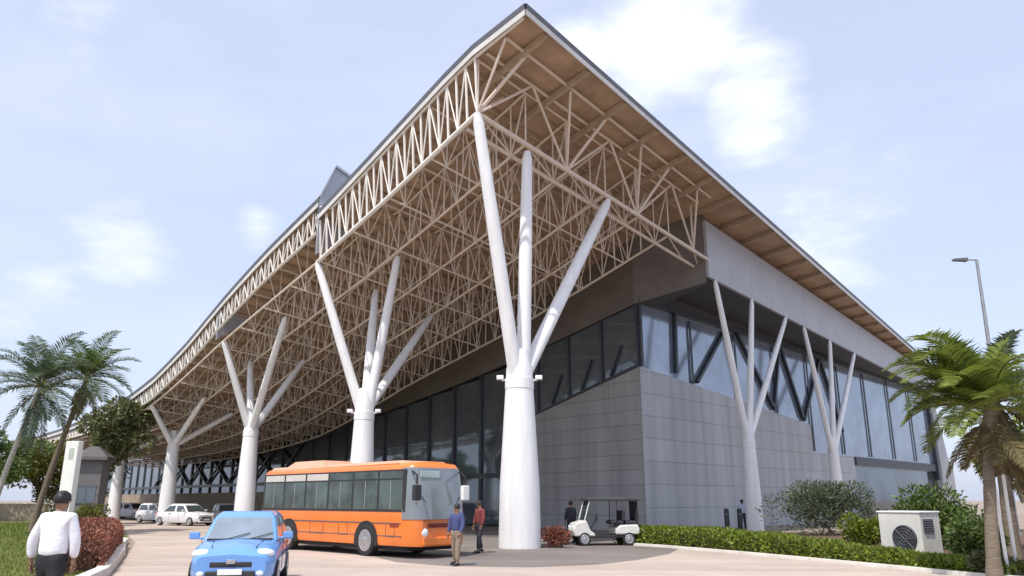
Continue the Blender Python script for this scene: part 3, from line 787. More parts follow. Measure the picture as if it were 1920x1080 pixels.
    for z in (1.10, 1.4, 1.75, 2.1, 2.35, 2.60):
        kk = 1 if z < 1.15 else 1-.015*(z-1.15)/1.2 if z <= 2.35 else .985-.035*(z-2.35)/.27
        rows.append([(x - max(0, (x-(hl-.9))/.9)*.30*max(0, (z-1.1)/1.7), y*kk, z + (.28*max(0, 1-(hl-x)/.6)*0)) for x, y in outl])
    m.loft(rows, cap=False, closed=False); m.build('windscreen', mat('bus_windscreen_glass', (.22, .245, .26), .1, .15, .8, spec=.8, metal=.25), root, smooth=True)
    m = MB(); m.box((hl-.36, 0, 2.50), (.16, 1.5, .2)); m.build('header_box', M['black_plastic'], root, bevel=.02)
    m = MB(); m.box((hl-.185, -.38, 2.40), (.03, .75, .2)); m.build('destination_board', mat('pale_board', (.40, .50, .48), .4, .3, 8), root, bevel=.01)
    m = MB(); m.box((hl+.02, 0, .48), (.10, 1.55, .26)); m.build('bumper', org, root, bevel=.05)
    m = MB(); m.box((hl+.0, 0, .93), (.05, 1.1, .12)); m.build('grille', mat('grille_dark_red', (.10, .012, .006), .5, .1), root, bevel=.02)
    for sg in (-1, 1):
        m = MB(); m.ellipsoid((hl-.03, sg*.66, .72), (.06, .13, .13), 12, 6); m.build('headlight', M['lamp_glass'], root, smooth=True)
        m = MB(); m.bar((hl-.02, sg*.25, 1.12), (hl-.10, sg*.75, 1.75), .02, .02); m.build('wiper', M['black_plastic'], root)
    # roof: pale peach cap with a hump
    cap_m = mat('peach_bus_roof', (.66, .34, .23), .5, .1, 1.5)
    m = MB(); rr = []
    for x, w, z in [(-hl+.15, .80, 2.66), (-hl+.5, .88, 2.80), (hl-1.0, .88, 2.83), (hl-.55, .80, 2.72)]:
        rr.append([(x, -hw*w, z-.10), (x, -hw*w*.9, z), (x, hw*w*.9, z), (x, hw*w, z-.10)])
    m.loft(rr); m.build('roof_cap', cap_m, root, bevel=.03)
    m = MB(); m.loft([[(-hl+1.2, -.75, 2.79), (-hl+3.6, -.75, 2.79), (-hl+3.6, .75, 2.79), (-hl+1.2, .75, 2.79)], [(-hl+1.5, -.6, 3.0), (-hl+3.3, -.6, 3.0), (-hl+3.3, .6, 3.0), (-hl+1.5, .6, 3.0)]]); m.build('roof_unit', cap_m, root, bevel=.05)
    m = MB(); m.box((0, 0, .30), (Lb-.9, Wb-.25, .18)); m.build('chassis', M['rubber'], root)
bus()

# golf cart (nose to the left)
def golf_cart():
    r = empty('golf_cart', (3.5, 31.0, .008), math.pi+.12, 'white golf buggy with dark canopy parked between corner column and hedge', 'golf cart')
    w = .58; P = mat('white_cart_shell', (.68, .67, .63), .4, .1, 2)
    m = MB(); m.prism([(.45, .34), (1.22, .34), (1.30, .55), (1.18, .80), (.78, .92), (.62, .55), (.45, .42)], 'y', -w, w); m.build('front_cowl', P, r, bevel=.06)
    m = MB(); m.prism([(-1.25, .40), (-.35, .40), (-.35, .62), (-.55, .74), (-1.2, .76), (-1.28, .6)], 'y', -w, w); m.build('rear_body', P, r, bevel=.05)
    m = MB(); m.box((0, 0, .33), (1.9, w*1.8, .10)); m.build('floor_pan', M['black_plastic'], r, bevel=.02)
    for x in (-.45, -.98):
        m = MB(); m.box((x, 0, .83), (.46, 1.0, .13)); s = m.build('seat', M['dark_cloth'], r, bevel=.04)
        m = MB(); m.box((x-.24, 0, 1.08), (.10, 1.0, .38)); m.build('seat_back', M['dark_cloth'], s, bevel=.04)
    m = MB(); m.loft([[(x, y, z) for x, y in ((-1.3, -.62), (.75, -.62), (.75, .62), (-1.3, .62))] for z in (1.62, 1.75)]); m.build('canopy', mat('dark_canopy', (.06, .065, .07), .6, .15), r, bevel=.035)
    for sg in (-1, 1):
        m = MB(); m.tube((.86, sg*.54, .85), (.62, sg*.56, 1.68), .022, n=8); m.build('front_post', M['white_paint'], r)
        m = MB(); m.tube((-1.22, sg*.54, .72), (-1.2, sg*.56, 1.68), .022, n=8); m.build('rear_post', M['black_plastic'], r)
        m = MB(); m.tube((-.38, sg*.54, .6), (-.4, sg*.56, 1.68), .018, n=8); m.build('centre_post', M['black_plastic'], r)
        for x in (.85, -.85): wheel(r, x, sg*.5, .24, .18)
        m = MB(); m.ellipsoid((1.25, sg*.38, .66), (.05, .08, .07), 10, 6); m.build('headlight', M['lamp_glass'], r, smooth=True)
    m = MB(); m.box((-1.2, 0, 1.2), (.03, 1.0, .82)); m.build('rear_curtain', M['dark_cloth'], r)
    m = MB(); m.quad((.83, -.5, .92), (.83, .5, .92), (.64, .5, 1.62), (.64, -.5, 1.62)); m.build('windscreen', M['carglass'], r)
    m = MB(); m.tube((.55, .28, .6), (.32, .28, 1.0), .02, n=8); n = 16
    ring = [Vector((.32+.03*math.sin(t*2*math.pi/n)*-1, .28+.17*math.cos(t*2*math.pi/n), 1.0+.16*math.sin(t*2*math.pi/n))) for t in range(n)]
    for k in range(n): m.tube(ring[k], ring[(k+1) % n], .014, n=6)
    m.build('steering_wheel', M['black_plastic'], r)
golf_cart()

# ------------------------------------------------------------------ people
def skin_mesh(nodes, edges, radii, root=0, sub=2):
    me = bpy.data.meshes.new('skin_src'); me.from_pydata(nodes, edges, []); me.update()
    o = bpy.data.objects.new('skin_src', me); COL.objects.link(o)
    o.modifiers.new('s', 'SKIN')
    for i, r in enumerate(radii):
        sv = me.skin_vertices[0].data[i]; sv.radius = r if isinstance(r, tuple) else (r, r); sv.use_root = (i == root)
    o.modifiers.new('u', 'SUBSURF').levels = sub
    dg = bpy.context.evaluated_depsgraph_get(); dg.update()
    out = bpy.data.meshes.new_from_object(o.evaluated_get(dg))
    bpy.data.objects.remove(o); bpy.data.meshes.remove(me)
    for p in out.polygons: p.use_smooth = True
    return out
def link_mesh(name, me, m, parent):
    me.materials.clear(); me.materials.append(m); o = bpy.data.objects.new(name, me); COL.objects.link(o); o.parent = parent; return o

def person(label, loc, yaw, shirt, trousers, h=1.72, stride=.15, arms=((-.25, .1, .25), (.25, .1, .25)), lean=0.0, headturn=0.0, sleeves=True, cap=None, group=None):
    """faces local +Y. arms: per side (outward, forward upper, forward lower)"""
    r = empty('person', loc, yaw, label, 'person', group); k = h/1.72; r.scale = (k, k, k)
    V = Vector
    pel = V((0, 0, .93)); chest = V((0, lean*.5, 1.25)); neck = V((0, lean*.8, 1.47)); head = V((0, lean*.9+.02, 1.60))
    nodes, edges, rad = [], [], []
    def add(p, rr, par=None):
        nodes.append(tuple(p)); rad.append(rr); i = len(nodes)-1
        if par is not None: edges.append((par, i))
        return i
    # skin body
    p0 = add(pel, (.15, .115)); p1 = add(pel+V((0, 0, .14)), (.135, .105), p0); c0 = add(chest, (.165, .115), p1); c1 = add(chest+V((0, 0, .13)), (.13, .10), c0)
    n0 = add(neck, .055, c1); h0 = add(head-V((0, 0, .07)), (.072, .08), n0); h1 = add(head+V((0, .0, .02)), (.078, .093), h0); h2 = add(head+V((0, -.01, .09)), (.06, .07), h1)
    leg = {}; arm = {}
    for sg, st in ((-1, stride), (1, -stride)):
        hip = V((sg*.085, 0, .88)); knee = V((sg*.095, st*.55+.03, .49)); ank = V((sg*.10, st*1.0-(.03 if st < 0 else 0), .09+(.03 if st < 0 else 0))); toe = ank+V((sg*.02, .15, -.055))
        leg[sg] = (hip, knee, ank, toe)
        a = add(hip, .085, p0); b = add(knee, .056, a); c = add(ank, .042, b); add(toe, (.042, .03), c)
        out, f1, f2 = arms[0 if sg < 0 else 1]
        sh = chest+V((sg*.175, 0, .15)); el = sh+V((sg*abs(out)*.28, f1*.28, -.27)); wr = el+V((sg*abs(out)*.04-sg*.02, f2*.25, -.235)); arm[sg] = (sh, el, wr)
        a = add(sh, .058, c1); b = add(el, .043, a); c = add(wr, .030, b)
        d = (wr-el).normalized(); pm_ = add(wr+d*.07, (.036, .022), c)
    body = skin_mesh(nodes, edges, rad, 0, 2)
    # fingers, nose and ears are welded into the same mesh
    bm = bmesh.new(); bm.from_mesh(body)
    def addpath(pts, rr, n=6):
        mb = MB(); mb.path(pts, rr, n); vs = [bm.verts.new(v) for v in mb.v]
        for f in mb.f:
            fc = bm.faces.new([vs[i] for i in f]); fc.smooth = True
    for sg in (-1, 1):
        sh, el, wr = arm[sg]; d = (wr-el).normalized(); side = V((0, 1, 0)); inn = V((-sg, 0, 0))
        for q in range(4):
            base = wr+d*.085+side*(.030-.02*q); ln = (.068, .078, .074, .058)[q]
            addpath([base-d*.02, base+d*ln*.5, base+d*ln*.8+inn*.012, base+d*ln+inn*.028], [.0095, .009, .008, .006])
        tb = wr+d*.035+side*.030
        addpath([tb-side*.01, tb+side*.025+d*.022, tb+side*.035+d*.055], [.011, .010, .007])
    addpath([head+V((0, .085, .035)), head+V((0, .112, -.005)), head+V((0, .09, -.02))], [.008, .016, .012])
    for sg in (-1, 1):
        addpath([head+V((sg*.072, -.005, .03)), head+V((sg*.088, -.015, .01)), head+V((sg*.074, 0, -.03))], [.012, .016, .01])
    bm.to_mesh(body); bm.free()
    bo = link_mesh('body', body, M['skin'], r)
    for sg in (-1, 1):
        m = MB(); m.ellipsoid(head+V((sg*.032, .088, .03)), (.013, .008, .009), 8, 5); m.build('eye', M['black_plastic'], bo)
    m = MB(); m.ellipsoid(head+V((0, .093, -.055)), (.026, .008, .009), 8, 5); m.build('mouth', M['red_cloth'], bo)
    # shirt
    nodes, edges, rad = [], [], []
    a0 = add(pel-V((0, 0, .03)), (.20, .155)); a1 = add(pel+V((0, 0, .15)), (.185, .145), a0); a2 = add(chest, (.20, .145), a1); a3 = add(chest+V((0, 0, .135)), (.155, .115), a2); add(neck-V((0, 0, .005)), (.072, .075), a3)
    for sg in (-1, 1):
        sh, el, wr = arm[sg]; b = add(sh, .082, a3); c = add(el, .068, b)
        if sleeves: add(el.lerp(wr, .92), .052, c)
    so_ = link_mesh('shirt', skin_mesh(nodes, edges, rad, 0, 2), shirt, r)
    m = MB(); nc_ = neck-V((0, .004, .02)); m.loft([[nc_+V((q*math.cos(t*math.pi/8), q*1.05*math.sin(t*math.pi/8), dz)) for t in range(16)] for q, dz in ((.082, -.03), (.074, .035), (.066, .035), (.066, 0))]); m.build('collar', shirt, so_, smooth=True)
    nodes, edges, rad = [], [], []
    b0 = add(pel+V((0, 0, .13)), (.185, .14)); b1 = add(pel-V((0, 0, .05)), (.185, .145), b0)
    for sg in (-1, 1):
        hip, knee, ank, toe = leg[sg]; q = add(hip-V((0, 0, .06)), .115, b1); q = add(knee, .082, q); add(ank+V((0, 0, .02)), .066, q)
        m = MB(); m.path([ank+V((0, -.06, -.045)), ank+V((0, .03, -.035)), toe+V((0, .03, -.01)), toe+V((0, .07, -.015))], [.045, .055, .046, .02], 10); m.build('shoe', M['black_plastic'], r, smooth=True)
    link_mesh('trousers', skin_mesh(nodes, edges, rad, 0, 2), trousers, r)
    m = MB()
    hs = head+V((0, -.018, .03))
    m.ellipsoid(hs, (.094, .106, .108), 18, 10, z0=-.45)
    for _ in range(70):
        t, u = random.uniform(0, 2*math.pi), random.uniform(-.2, .95); q = V((math.cos(t)*math.sqrt(1-u*u)*.094, math.sin(t)*math.sqrt(1-u*u)*.106, u*.108))
        if q.y > .06 and q.z < .05: continue
        m.ellipsoid(hs+q*.93, (.017, .017, .014), 6, 4)
    ho = m.build('hair', M['hair'], r, smooth=True)
    if cap:
        m = MB(); m.ellipsoid(hs+V((0, 0, .03)), (.108, .12, .10), 16, 8, z0=-.2); m.build('cap', cap, r, smooth=True)
    return r
person('man in white shirt and black trousers walking away beside the red hedge', (-5.80, 10.3, .004), -.1, M['white_cloth'], M['black_cloth'], 1.75, .17, ((.45, -.05, .15), (.25, .12, .1)), lean=.04)
person('person in navy shirt standing at the front corner of the orange bus', (-1.46, 21.4, .004), 2.6, M['navy_cloth'], M['khaki_cloth'], 1.55, .08, ((.3, .2, .6), (.2, .1, .3)))
person('person in dark red shirt between the bus front and the corner column', (-1.05, 26.4, .008), 2.2, M['red_cloth'], M['dark_cloth'], 1.62, .12)
person('person in charcoal clothes standing at the nose of the golf buggy', (2.35, 32.2, .008), .5, M['dark_cloth'], M['black_cloth'], 1.6, .06)
person('person in pale blue shirt standing by the first slim side column', (13.0, 45.4, .004), 3.0, mat('pale_blue_cloth', (.5, .55, .68), .85, .1, 8), M['dark_cloth'], 1.68, .05)

# ------------------------------------------------------------------ vegetation
def leaf_quad(mb, p, d, up, ln, w):
    d = d.normalized(); s = d.cross(up)
    if s.length < 1e-3: s = d.cross(Vector((1, 0, 0)))
    s.normalize(); s *= w/2
    m_ = p + d*ln*.45; e = p + d*ln
    i = len(mb.v); mb.v += [tuple(p), tuple(m_+s), tuple(e), tuple(m_-s)]; mb.f.append((i, i+1, i+2, i+3))
def rnd_dir(zb=0.0):
    while True:
        v = Vector((random.uniform(-1, 1), random.uniform(-1, 1), random.uniform(-1, 1)))
        if .05 < v.length < 1: v.normalize(); v.z += zb; return v.normalized()
def clump_leaves(mb, centres, n, ln, w, zb=.3):
    for _ in range(n):
        c, r = random.choice(centres)
        d = rnd_dir(.15); q = c + Vector((d.x*r[0], d.y*r[1], d.z*r[2]))*random.uniform(.45, 1.05)**.6
        if q.z < .03: q.z = random.uniform(.03, .2)
        leaf_quad(mb, q, (d + rnd_dir(zb)*.9), rnd_dir(), ln*random.uniform(.6, 1.3), w*random.uniform(.7, 1.2))
def shrub(name, label, cat, c, size, n, lm, ln=.16, w=.07, lumps=14, group=None, stems=5, zb=.3):
    r = empty(name, c, 0, label, cat, group); sx, sy, sz = size
    cs = []
    for _ in range(lumps):
        d = rnd_dir(); t = random.uniform(.2, .75)
        z = sz*(.5+.42*d.z*t*1.2)
        cs.append((Vector((d.x*sx*t*.5, d.y*sy*t*.5, max(.12*sz, z))), [random.uniform(.18, .34)*k for k in (sx, sy, sz)]))
    m = MB(); clump_leaves(m, cs, n, ln, w, zb); m.build('foliage', lm, r)
    m = MB()
    for _ in range(stems):
        cc = random.choice(cs)[0]; m.path([(random.uniform(-.1, .1)*sx, random.uniform(-.1, .1)*sy, -.02), cc*.5+Vector((0, 0, .05)), cc], [.03, .022, .01], 6)
    m.build('stem', M['bark'], r)
    return r
def frond(mb, rmb, base, az, el, ln, droop, nl=34, lw=.05, ll=.6, hang=.35):
    p = Vector(base); d = Vector((math.cos(az)*math.cos(el), math.sin(az)*math.cos(el), math.sin(el)))
    seg = 14; st = ln/seg; pts = [p.copy()]; dirs = [d.copy()]
    for k in range(seg):
        d = (d + Vector((0, 0, -droop*st*(.4+1.5*k/seg)))).normalized(); p = p + d*st; pts.append(p.copy()); dirs.append(d.copy())
    rmb.path(pts, [.035*(1-.85*k/seg) for k in range(seg+1)], 5)
    for k in range(nl):
        t = .14+.86*k/(nl-1); f = t*seg; i = min(int(f), seg-1); q = pts[i].lerp(pts[i+1], f-i); dd = dirs[i]
        side = dd.cross(Vector((0, 0, 1)))
        if side.length < .1: side = Vector((math.sin(az), -math.cos(az), 0))
        side.normalize(); up = side.cross(dd)
        L_ = ll*(math.sin(math.pi*min(1, .15+t*.85))*.75+.3)*random.uniform(.85, 1.1)
        for sg in (-1, 1):
            v = (side*sg*.85 + dd*.55 + up*random.uniform(.05, .35)).normalized()
            e1 = q + v*L_*.55; v2 = (v + Vector((0, 0, -hang*random.uniform(.6, 1.5)))).normalized(); e2 = e1 + v2*L_*.5
            wv = dd*lw*.5
            j = len(mb.v); mb.v += [tuple(q-wv*.4), tuple(q+wv*.4), tuple(e1+wv), tuple(e1-wv), tuple(e2)]
            mb.f += [(j, j+1, j+2, j+3), (j+3, j+2, j+4)]
def palm(label, base, crown, tr, fronds, lm, ln, lw, ll, group, dead=0, deadln=2.0, bark='bark', deadmat='leaf_dry', extra=(), nl=44):
    base = Vector(base); r = empty('palm_tree', base, 0, label, 'palm tree', group)
    c = Vector(crown)-base; m = MB(); n = 14; pts = []; rad = []
    for k in range(n+1):
        t = k/n; pts.append(Vector((c.x*t**1.3, c.y*t**1.3, c.z*t))); rad.append(tr*(1.25-.45*t+(.35*max(0, .12-t)/.12))*(1+.05*(k % 2)))
    pts[0].z = -.02
    m.path(pts, rad, 10); m.build('trunk', M[bark], r, smooth=True)
    m = MB(); rm = MB()
    for k in range(fronds):
        az = k*2.399+random.uniform(-.2, .2); t = k/fronds
        frond(m, rm, c+Vector((0, 0, random.uniform(-.05, .15))), az, R(72)*(1-t)-R(8)*t+random.uniform(-.1, .1), ln*random.uniform(.85, 1.1), .42/ln*2.3+random.uniform(0, .2), nl, lw, ll)
    for az, el, l_, dr in extra: frond(m, rm, c, az, el, l_, dr, int(nl*1.3), lw, ll*1.05)
    cr = m.build('crown', M[lm], r); rm.build('frond_rib', M['leaf_yellow'], cr)
    if dead:
        m = MB(); rm = MB()
        for k in range(dead):
            frond(m, rm, c-Vector((0, 0, random.uniform(.05, .5))), k*2.399, R(random.uniform(-75, -25)), deadln*random.uniform(.7, 1.1), .5, nl, lw, ll*.7, .6)
        d = m.build('dry_fronds', M[deadmat], r); rm.build('dry_rib', M['bark'], d)
    return r
palm('tall palm with bright green arching fronds at the right, before the side wall', (9.98, 17.0, 0), (10.7, 17.5, 3.6), .115, 15, 'leaf_palm', 1.85, .04, .62, 'palms', dead=9, deadln=1.6, extra=((R(172), R(66), 2.4, .75), (R(182), R(40), 2.1, .8), (R(140), R(60), 2.4, .7), (R(220), R(50), 2.3, .75), (R(160), R(30), 1.9, .8), (R(195), R(70), 2.7, .7), (R(165), R(58), 2.5, .62), (R(190), R(50), 2.3, .65), (R(150), R(45), 2.2, .7), (R(205), R(62), 2.6, .7)), nl=62)
palm('palm with grey-green fronds at the right edge, behind the pale posts', (13.9, 22.6, 0), (14.2, 22.8, 4.6), .16, 24, 'leaf_dark', 2.2, .06, .6, 'palms', dead=4, deadln=1.6)
palm('tall left palm with dark trunk and upright bright crown above the white pylon', (-25.0, 42.2, 0), (-23.2, 42, 8.0), .14, 22, 'leaf_mid', 2.9, .06, .85, 'palms', dead=3, deadln=2.0)
palm('leftmost palm with long drooping grey fronds and a pale thin trunk', (-24.2, 37.2, 0), (-23.2, 38, 7.0), .12, 22, 'leaf_dark', 3.1, .06, .85, 'palms', dead=6, deadln=2.6, bark='palebark', deadmat='leaf_dark')
def broad_tree(label, base, h, crown_c, cr, n, lm, group):
    r = empty('broadleaf_tree', base, 0, label, 'tree', group)
    c = Vector(crown_c)-Vector(base); cs = []
    for _ in range(26):
        d = rnd_dir(); t = random.uniform(.3, .95)
        cs.append((c+Vector((d.x*cr[0]*t, d.y*cr[1]*t, d.z*cr[2]*t)), [k*random.uniform(.2, .36) for k in cr]))
    m = MB(); m.path([(0, 0, -.02), (c.x*.3, c.y*.3, c.z*.4), (c.x*.8, c.y*.8, c.z*.85), tuple(c)], [.22, .17, .11, .05], 9)
    for q, _ in cs[:12]: m.path([(c.x*.6, c.y*.6, c.z*.62), tuple(c*.45+q*.5), tuple(q)], [.09, .05, .02], 6)
    m.build('trunk', M['bark'], r, smooth=True)
    m = MB(); clump_leaves(m, cs, n, .34, .15, -.2); m.build('crown', lm, r)
broad_tree('olive broadleaf tree in front of the roof tip at the far left', (-29.3, 57, 0), 7, (-28.7, 57, 6.5), (3.0, 2.6, 2.5), 9000, M['leaf_olive'], 'background trees')
broad_tree('dark green tree behind the leftmost palm at the picture edge', (-45.0, 66, 0), 7, (-43, 66, 4.6), (4.0, 3.4, 2.8), 8000, M['leaf_mid'], 'background trees')
broad_tree('yellow-green tree behind the low brown wall, left of the pylon', (-42.5, 72, 0), 6, (-41.6, 70, 4.0), (4.2, 3, 3.2), 9000, M['leaf_yellow'], 'background trees')
broad_tree('far dark tree standing just left of the grey booth', (-46, 82, 0), 6, (-44, 82, 4.6), (4.4, 3, 3.6), 7000, M['leaf_dark'], 'background trees')
broad_tree('pale green tree at the right edge beyond the grey-green palm', (18.3, 27.5, 0), 5, (18.4, 27.5, 3.3), (1.9, 1.8, 1.5), 4200, M['leaf_palm'], 'background trees')

shrub('shrub', 'large grey-green shrub growing in front of the side wall', 'shrub', (15.4, 39.6, 0), (5.0, 3.4, 3.0), 8000, M['leaf_grey'], .22, .06, 18, zb=.8)
shrub('shrub', 'mid green bushy planting between the white unit and the side wall', 'shrub', (15.2, 28.6, 0), (3.4, 2.6, 2.15), 7000, M['leaf_mid'], .2, .08, 16)
shrub('shrub', 'yellow-green low shrub left of the white condenser unit', 'shrub', (12.5, 28.5, 0), (1.8, 1.6, 1.15), 3200, M['leaf_hedge'], .15, .07, 10)
shrub('shrub', 'leafy green shrub right of the white condenser unit, before the palm trunk', 'shrub', (12.0, 20.9, 0), (1.7, 1.5, 1.35), 4200, M['leaf_mid'], .15, .07, 12)
shrub('shrub', 'small olive shrub at the foot of the right palm', 'shrub', (11.0, 18.5, 0), (1.2, 1.0, .6), 2200, M['leaf_olive'], .12, .05, 9)
shrub('flower_bush', 'reddish low bush at the foot of the corner column', 'bush', (1.75, 29.3, .008), (1.3, .9, .8), 2000, M['leaf_red'], .1, .05, 9)
shrub('shrub', 'round pale green bush behind the red hedge, right of the walking man', 'shrub', (-24.2, 46.5, 0), (2.0, 1.6, 1.5), 3000, M['leaf_yellow'], .15, .07, 10)
shrub('shrub', 'small green bush at the base of the white pylon', 'shrub', (-28.4, 50.5, 0), (1.8, 1.5, 1.3), 2500, M['leaf_mid'], .15, .07, 10)

def hedge(name, label, pts, width, heights, n, lm, ln, w, core=None):
    r = empty(name, (pts[0][0], pts[0][1], 0), 0, label, 'hedge')
    o = Vector((pts[0][0], pts[0][1], 0)); m = MB()
    P = [Vector((x, y, 0))-o for x, y in pts]
    segs = [(P[k+1]-P[k]).length for k in range(len(P)-1)]; tot = sum(segs)
    for _ in range(n):
        t = random.uniform(-.3*width, tot+.3*width); k = 0
        while t > segs[k] and k < len(segs)-1: t -= segs[k]; k += 1
        f = t/segs[k]; over = max(0, -t, t-segs[k])/(.3*width) if k in (0, len(segs)-1) else 0
        over = min(1, over); f = min(1.6, f); c = P[k]+(P[k+1]-P[k])*f; d = (P[k+1]-P[k]).normalized(); f = max(0, min(1, f)); s = Vector((d.y, -d.x, 0))
        hh = (heights[k]*(1-f)+heights[k+1]*f)*(1-.35*over**3)
        hh *= .93+.10*math.sin(c.x*3.1+c.y*1.7)+.05*math.sin(c.x*9+c.y*7)
        u = random.uniform(-1, 1); z = random.random()
        if random.random() < .45: z = random.uniform(.9, 1.04)
        elif random.random() < .7: u = random.choice((-1, 1))*random.uniform(.82, 1.06)
        rr = (1-max(0, z-.75)**2*4)
        q = c + s*u*width/2*rr + d*random.uniform(-.1, .1)+Vector((0, 0, max(.03, z*hh)))
        nn = (s*u*.8+Vector((0, 0, z))).normalized()
        leaf_quad(m, q, nn*.6+rnd_dir(.2)*.8, rnd_dir(), ln*random.uniform(.6, 1.35), w*random.uniform(.7, 1.2))
    m.build('foliage', lm, r)
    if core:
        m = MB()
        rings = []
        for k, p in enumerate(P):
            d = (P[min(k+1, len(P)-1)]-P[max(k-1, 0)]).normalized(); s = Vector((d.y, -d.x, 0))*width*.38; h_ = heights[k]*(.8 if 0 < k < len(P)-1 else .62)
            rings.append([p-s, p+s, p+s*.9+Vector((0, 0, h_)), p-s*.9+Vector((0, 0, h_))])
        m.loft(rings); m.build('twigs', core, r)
    return r
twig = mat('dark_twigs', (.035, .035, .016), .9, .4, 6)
hedge('hedge', 'long bright green clipped hedge along the right edge of the paving', [(4.75, 31.7), (6.4, 29.4), (8.4, 25.4), (10.2, 21.0), (11.2, 18.6)], 1.25, [.66, .66, .56, .36, .28], 24000, M['leaf_hedge'], .12, .055, twig)
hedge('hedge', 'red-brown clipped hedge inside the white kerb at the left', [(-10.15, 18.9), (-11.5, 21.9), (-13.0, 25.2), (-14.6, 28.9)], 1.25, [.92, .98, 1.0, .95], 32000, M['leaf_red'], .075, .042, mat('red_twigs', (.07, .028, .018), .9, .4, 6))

# planting bed soil, lawn, kerbs
sheet('planting_bed', [(4.4, 32.3), (5.9, 30.2), (8.1, 25.2), (9.9, 20.9), (11.1, 17.9), (14, 17), (30, 30), (30, 50), w2(-3, 24), w2(-1, 16.4)], .0085, M['soil'])
lawn_pts = [(-6.6, 9.5), (-9.35, 18.4), (-12.4, 25.4), (-15.35, 32.2), (-18, 38), (-24, 47), (-44, 73), (-70, 62), (-40, 18), (-14, 7)]
sheet('lawn', lawn_pts, .009, M['lawn_soil'])
def inpoly(x, y, P):
    c = False; j = len(P)-1
    for i in range(len(P)):
        if (P[i][1] > y) != (P[j][1] > y) and x < (P[j][0]-P[i][0])*(y-P[i][1])/(P[j][1]-P[i][1])+P[i][0]: c = not c
        j = i
    return c
m = MB(); k = 0
while k < 26000:
    y = 8+50*random.random()**1.7; x = -y*random.uniform(.42, .72)
    if not inpoly(x, y, lawn_pts): 
        continue
    k += 1; s_ = .5+y/30
    leaf_quad(m, Vector((x, y, .005)), Vector((random.uniform(-.5, .5), random.uniform(-.5, .5), 1)), rnd_dir(), .09*s_*random.uniform(.6, 1.4), .014*s_)
tag(m.build('grass', M['grass']), 'sunlit grass growing on the lawn at the left', 'grass', kind='stuff')
def kerb(name, pts, w, h, m_, label):
    mb = MB(); rings = []
    P = [Vector((x, y, 0)) for x, y in pts]
    for k, p in enumerate(P):
        d = (P[min(k+1, len(P)-1)]-P[max(k-1, 0)]).normalized(); s = Vector((d.y, -d.x, 0))*w/2
        rings.append([p-s, p+s, p+s*.85+Vector((0, 0, h)), p-s*.85+Vector((0, 0, h))])
    mb.loft(rings); o = mb.build(name, m_, bevel=.012); return struct(o)
kerb('kerb', [(-6.4, 9.5), (-9.2, 18.4), (-12.2, 25.4), (-14.6, 30.4), (-15.4, 32.3), (-16.4, 33.6), (-18.2, 34.6), (-20.5, 35.0)], .32, .2, M['kerb'], '')
kerb('kerb', [(4.3, 31.1), (5.6, 29.1), (7.55, 25.0), (9.35, 20.7), (10.5, 17.7), (12.5, 15.8)], .16, .10, M['kerb'], '')
kerb('kerb', [(-19, 38.6), (-25, 47.4), (-44.5, 73.4), (-52, 84)], .3, .18, M['kerb'], '')

# ------------------------------------------------------------------ street furniture
r = empty('street_lamp', (24.9, 40, 0), 0, 'tall grey street lamp with one short arm behind the right palms', 'street lamp')
m = MB(); m.path([(0, 0, 0), (.1, 0, 5), (.27, 0, 14.2)], [.15, .12, .075], 12); m.build('pole', M['grey_metal'], r, smooth=True)
m = MB(); m.tube((0, 0, 0), (0, 0, .12), .26, n=12); m.build('base_plate', M['grey_metal'], r)
m = MB(); m.bar((.32, 0, 14.2), (-.35, 0, 14.22), .07, .07); a_ = m.build('arm', M['grey_metal'], r)
m = MB(); m.loft([[(-.25, -.16, 14.12), (-1.05, -.13, 14.16), (-1.05, .13, 14.16), (-.25, .16, 14.12)], [(-.25, -.13, 14.32), (-1.0, -.1, 14.27), (-1.0, .1, 14.27), (-.25, .13, 14.32)]]); m.build('lamp_head', M['edge'], a_, bevel=.02)

r = empty('condenser_unit', (11.25, 22.9, .0085), R(-58), 'boxy white cooling unit with dark round fan behind the hedge', 'cooling unit')
m = MB(); m.box((0, 0, .70), (1.25, .95, 1.2)); b_ = m.build('casing', M['cream_paint'], r, bevel=.03)
m = MB(); m.box((-.5, 0, .05), (.12, .9, .1)); m.box((.5, 0, .05), (.12, .9, .1)); m.build('feet', M['grey_metal'], r)
m = MB(); m.box((0, 0, 1.325), (1.31, 1.0, .05)); m.build('lid', M['white_paint'], r, bevel=.015)
def disc(mb, c, rr, d, ax='y', n=24):
    mb.loft([[(c[0]+q*math.cos(t*2*math.pi/n), c[1]+dd, c[2]+q*math.sin(t*2*math.pi/n)) for t in range(n)] for q, dd in ((rr, 0), (rr*.96, -d))])
m = MB(); disc(m, (.12, -.478, .62), .36, .03); fan = m.build('fan', M['mullion'], r)
m = MB()
for q in (.1, .18, .26, .34):
    n = 24
    for t in range(n): m.tube((.12+q*math.cos(t*2*math.pi/n), -.52, .62+q*math.sin(t*2*math.pi/n)), (.12+q*math.cos((t+1)*2*math.pi/n), -.52, .62+q*math.sin((t+1)*2*math.pi/n)), .008, n=4, cap=False)
for t in range(8): m.tube((.12, -.525, .62), (.12+.35*math.cos(t*math.pi/4), -.525, .62+.35*math.sin(t*math.pi/4)), .008, n=4, cap=False)
m.build('fan_guard', M['edge'], fan)
m = MB(); m.box((.634, -.12, .95), (.02, .45, .38)); m.build('vent', M['mullion'], r)
m = MB()
for k in range(6): m.box((.65, -.12, .79+k*.064), (.03, .43, .012))
m.build('louvre', M['grey_metal'], r)

